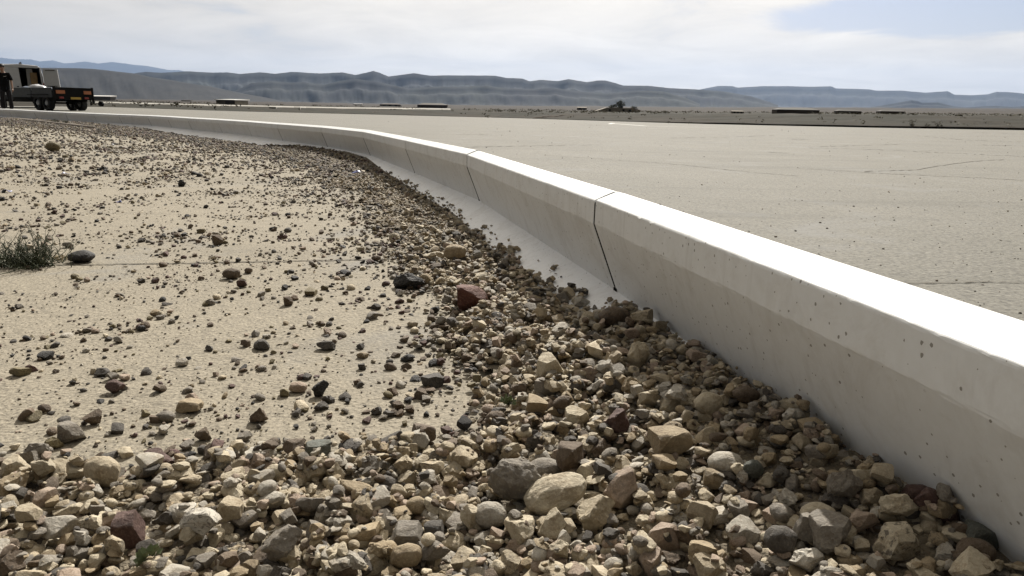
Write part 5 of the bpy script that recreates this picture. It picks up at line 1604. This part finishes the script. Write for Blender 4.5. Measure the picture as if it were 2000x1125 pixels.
# ------------------------------------------------------------------ shrub, weeds, litter
M['twig'] = simple('green_twigs', (0.058, 0.07, 0.03), 0.8, var=0.4, scale=30)
M['straw'] = simple('dry_straw', (0.42, 0.33, 0.17), 0.85, var=0.3, scale=30)
M['weed'] = simple('grey_green_leaves', (0.20, 0.24, 0.12), 0.8, var=0.3, scale=40)
M['blue'] = simple('blue_plastic', (0.015, 0.03, 0.22), 0.35, var=0.2, scale=30)
def shrub(center, rx, h, n, seed, rad=0.0016):
    r = random.Random(seed); stems = bmesh.new(); twigs = bmesh.new()
    for i in range(n):
        a = r.uniform(0, 6.283); lean = r.uniform(0.1, 1.25)
        L = h * r.uniform(0.6, 1.25) * (1 + 0.35 * math.sin(lean))
        p = Vector((r.gauss(0, rx * 0.38), r.gauss(0, rx * 0.25), 0)); d = Vector((math.cos(a) * math.sin(lean), math.sin(a) * math.sin(lean) * 0.8, math.cos(lean)))
        pts = [p.copy()]; k = r.randint(4, 6)
        for j in range(k):
            d = (d + Vector((r.gauss(0, .28), r.gauss(0, .28), r.gauss(0.02, .22)))).normalized()
            p = p + d * L / k; p.z = max(p.z, 0.002); pts.append(p.copy())
            if j > 0 and r.random() < 0.9:
                dd = (d + Vector((r.gauss(0, .8), r.gauss(0, .8), r.gauss(0.1, .5)))).normalized(); q = p.copy(); tp = [q.copy()]
                for _ in range(3):
                    dd = (dd + Vector((r.gauss(0, .3), r.gauss(0, .3), r.gauss(0.05, .3)))).normalized(); q = q + dd * L * r.uniform(.06, .12); q.z = max(q.z, .001); tp.append(q.copy())
                tube(twigs, tp, [rad * .75, rad * .65, rad * .5, rad * .35], 3, False)
        tube(stems, pts, [rad * (1.3 - 0.9 * t / k) for t in range(k + 1)], 4, False)
    return stems, twigs
sp = px_surface(52, 519)
e = empty('shrub', tuple(sp)); tag(e, 'low twiggy dark green desert shrub growing from the crack at the left edge', 'shrub')
st, tw_ = shrub(sp, 0.115, 0.075, 130, 4, 0.0017)
from_bm('stems', st, M['twig'], e); from_bm('twigs', tw_, M['twig'], e)
st, tw_ = shrub(sp, 0.24, 0.105, 60, 9, 0.0015)
from_bm('outer_stems', st, M['twig'], e); from_bm('outer_twigs', tw_, M['twig'], e)
bm = bmesh.new(); r = random.Random(3)
for i in range(130):
    p = Vector((r.gauss(0, .045), r.gauss(0, .025), .004 + abs(r.gauss(0, .007)))); a = r.uniform(0, 6.28); L = r.uniform(.006, .03)
    tube(bm, [p, p + Vector((math.cos(a) * L, math.sin(a) * L, r.uniform(-.002, .006)))], 0.0011, 3, False)
o = from_bm('straw_litter', bm, M['straw']); o.location = px_surface(122, 508); tag(o, 'dry straw litter between the green shrub and the black boulder', 'straw', kind='stuff')
def weed(px_, label, s, seed, mat='weed'):
    p = px_surface(*px_, 0.03); r = random.Random(seed)
    e = empty('weed', tuple(p)); tag(e, label, 'weed')
    bm = bmesh.new(); bs = bmesh.new()
    for i in range(46):
        a = r.uniform(0, 6.28); el = r.uniform(.2, 1.3); L = s * r.uniform(.4, 1.0)
        d = Vector((math.cos(a) * math.cos(el), math.sin(a) * math.cos(el), math.sin(el)))
        tip = d * L; n = d.orthogonal().normalized() * s * .16; m_ = d.cross(n).normalized() * s * .05
        v = [bm.verts.new(q) for q in (tip * .55, tip * .78 + n + m_, tip * 1.05, tip * .78 - n + m_)]
        bm.faces.new(v)
        tube(bs, [(0, 0, 0), tip * .6], s * .02, 3, False)
    from_bm('leaves', bm, M[mat], e); from_bm('stalks', bs, M['twig'], e)
weed((290, 1098), 'small pale green weed between stones at the bottom left', .026, 1)
weed((992, 790), 'tiny green weed on the left edge of the gravel bank', .022, 2)
def tuft(x, y, w_, label, seed):
    p = fn_p((x, y)); p.z = float(heap(p.x, p.y)); u = p.y / F_PX
    st, tw2 = shrub(p, w_ * u * .5, w_ * u * .45, 40, seed, 0.006)
    e = empty('weed', tuple(p)); tag(e, label, 'weed'); from_bm('stems', st, M['twig'], e); from_bm('twigs', tw2, M['twig'], e)
tuft(108, 240.5, 12, 'dark dry weed at the foot of the far kerb, left of two', 5)
tuft(128, 241.5, 10, 'dark dry weed at the foot of the far kerb, right of two', 6)
def scrap(x, y, wpx, label, seed, mat='blue', name='plastic_scrap'):
    p = px_surface(x, y); u = p.y / F_PX; s = wpx * u / 2; r = random.Random(seed)
    bm = bmesh.new(); n = 5; g = []
    for i in range(n):
        row = []
        for j in range(3):
            X_ = (i / (n - 1) - .5) * 2 * s; Y_ = (j - 1) * s * .45
            row.append(bm.verts.new((X_ + r.gauss(0, s * .1), Y_ + r.gauss(0, s * .15), abs(r.gauss(0, s * .28)) + s * .05)))
        g.append(row)
    for i in range(n - 1):
        for j in range(2): bm.faces.new((g[i][j], g[i + 1][j], g[i + 1][j + 1], g[i][j + 1]))
    bmesh.ops.subdivide_edges(bm, edges=bm.edges, cuts=2, use_grid_fill=True, smooth=0.6)
    bmesh.ops.solidify(bm, geom=bm.faces[:], thickness=s * 0.05)
    o = from_bm(name, bm, M[mat], None, True); o.location = p + Vector((0, 0, 0.002)); o.rotation_euler = (0, 0, r.uniform(-.4, .4))
    tag(o, label, 'plastic scrap', 'scraps of plastic')
scrap(128, 341, 15, 'dark blue plastic scrap on the sand below the olive boulder', 1)
scrap(232, 396, 12, 'small dark blue plastic scrap, middle of the left sand', 2)
scrap(12, 376, 22, 'blue plastic strip at the left edge of the sand', 3)
scrap(697, 339, 20, 'blue and white plastic scrap on the far gravel below the kerb', 4)
scrap(797, 372, 14, 'small blue plastic scrap right of the blue and white one', 5)
scrap(1027, 928, 12, 'blue plastic shred tucked behind the big grey wedge stone', 6)
scrap(143, 922, 10, 'tiny violet blue shred beside the crusted pale boulder', 7)
scrap(220, 284, 8, 'tiny white plastic scrap on the far sand right of olive boulder', 8, 'bag_white')
# pale hose along the foot of the far kerb
bm = bmesh.new(); pts = []
for x_, y_ in ((-60, 227.5), (0, 231.5), (50, 236), (100, 241.5), (150, 247.2), (185, 252)):
    p = fn_p((x_, y_)); pts.append(p + Vector((0, 0, 0.035)))
M['hose'] = simple('faded_pink_hose', (0.42, 0.36, 0.30), 0.6)
tube(bm, pts, 0.028, 8); o = from_bm('hose', bm, M['hose'], None, True)
tag(o, 'faded pale hose lying along the gravel beside the far left kerb', 'hose')

for o in list(COL.objects):
    if o.name.split('.')[0] in ('twigs', 'outer_twigs', 'stems', 'outer_stems', 'leaves', 'stalks'): o['kind'] = 'stuff'
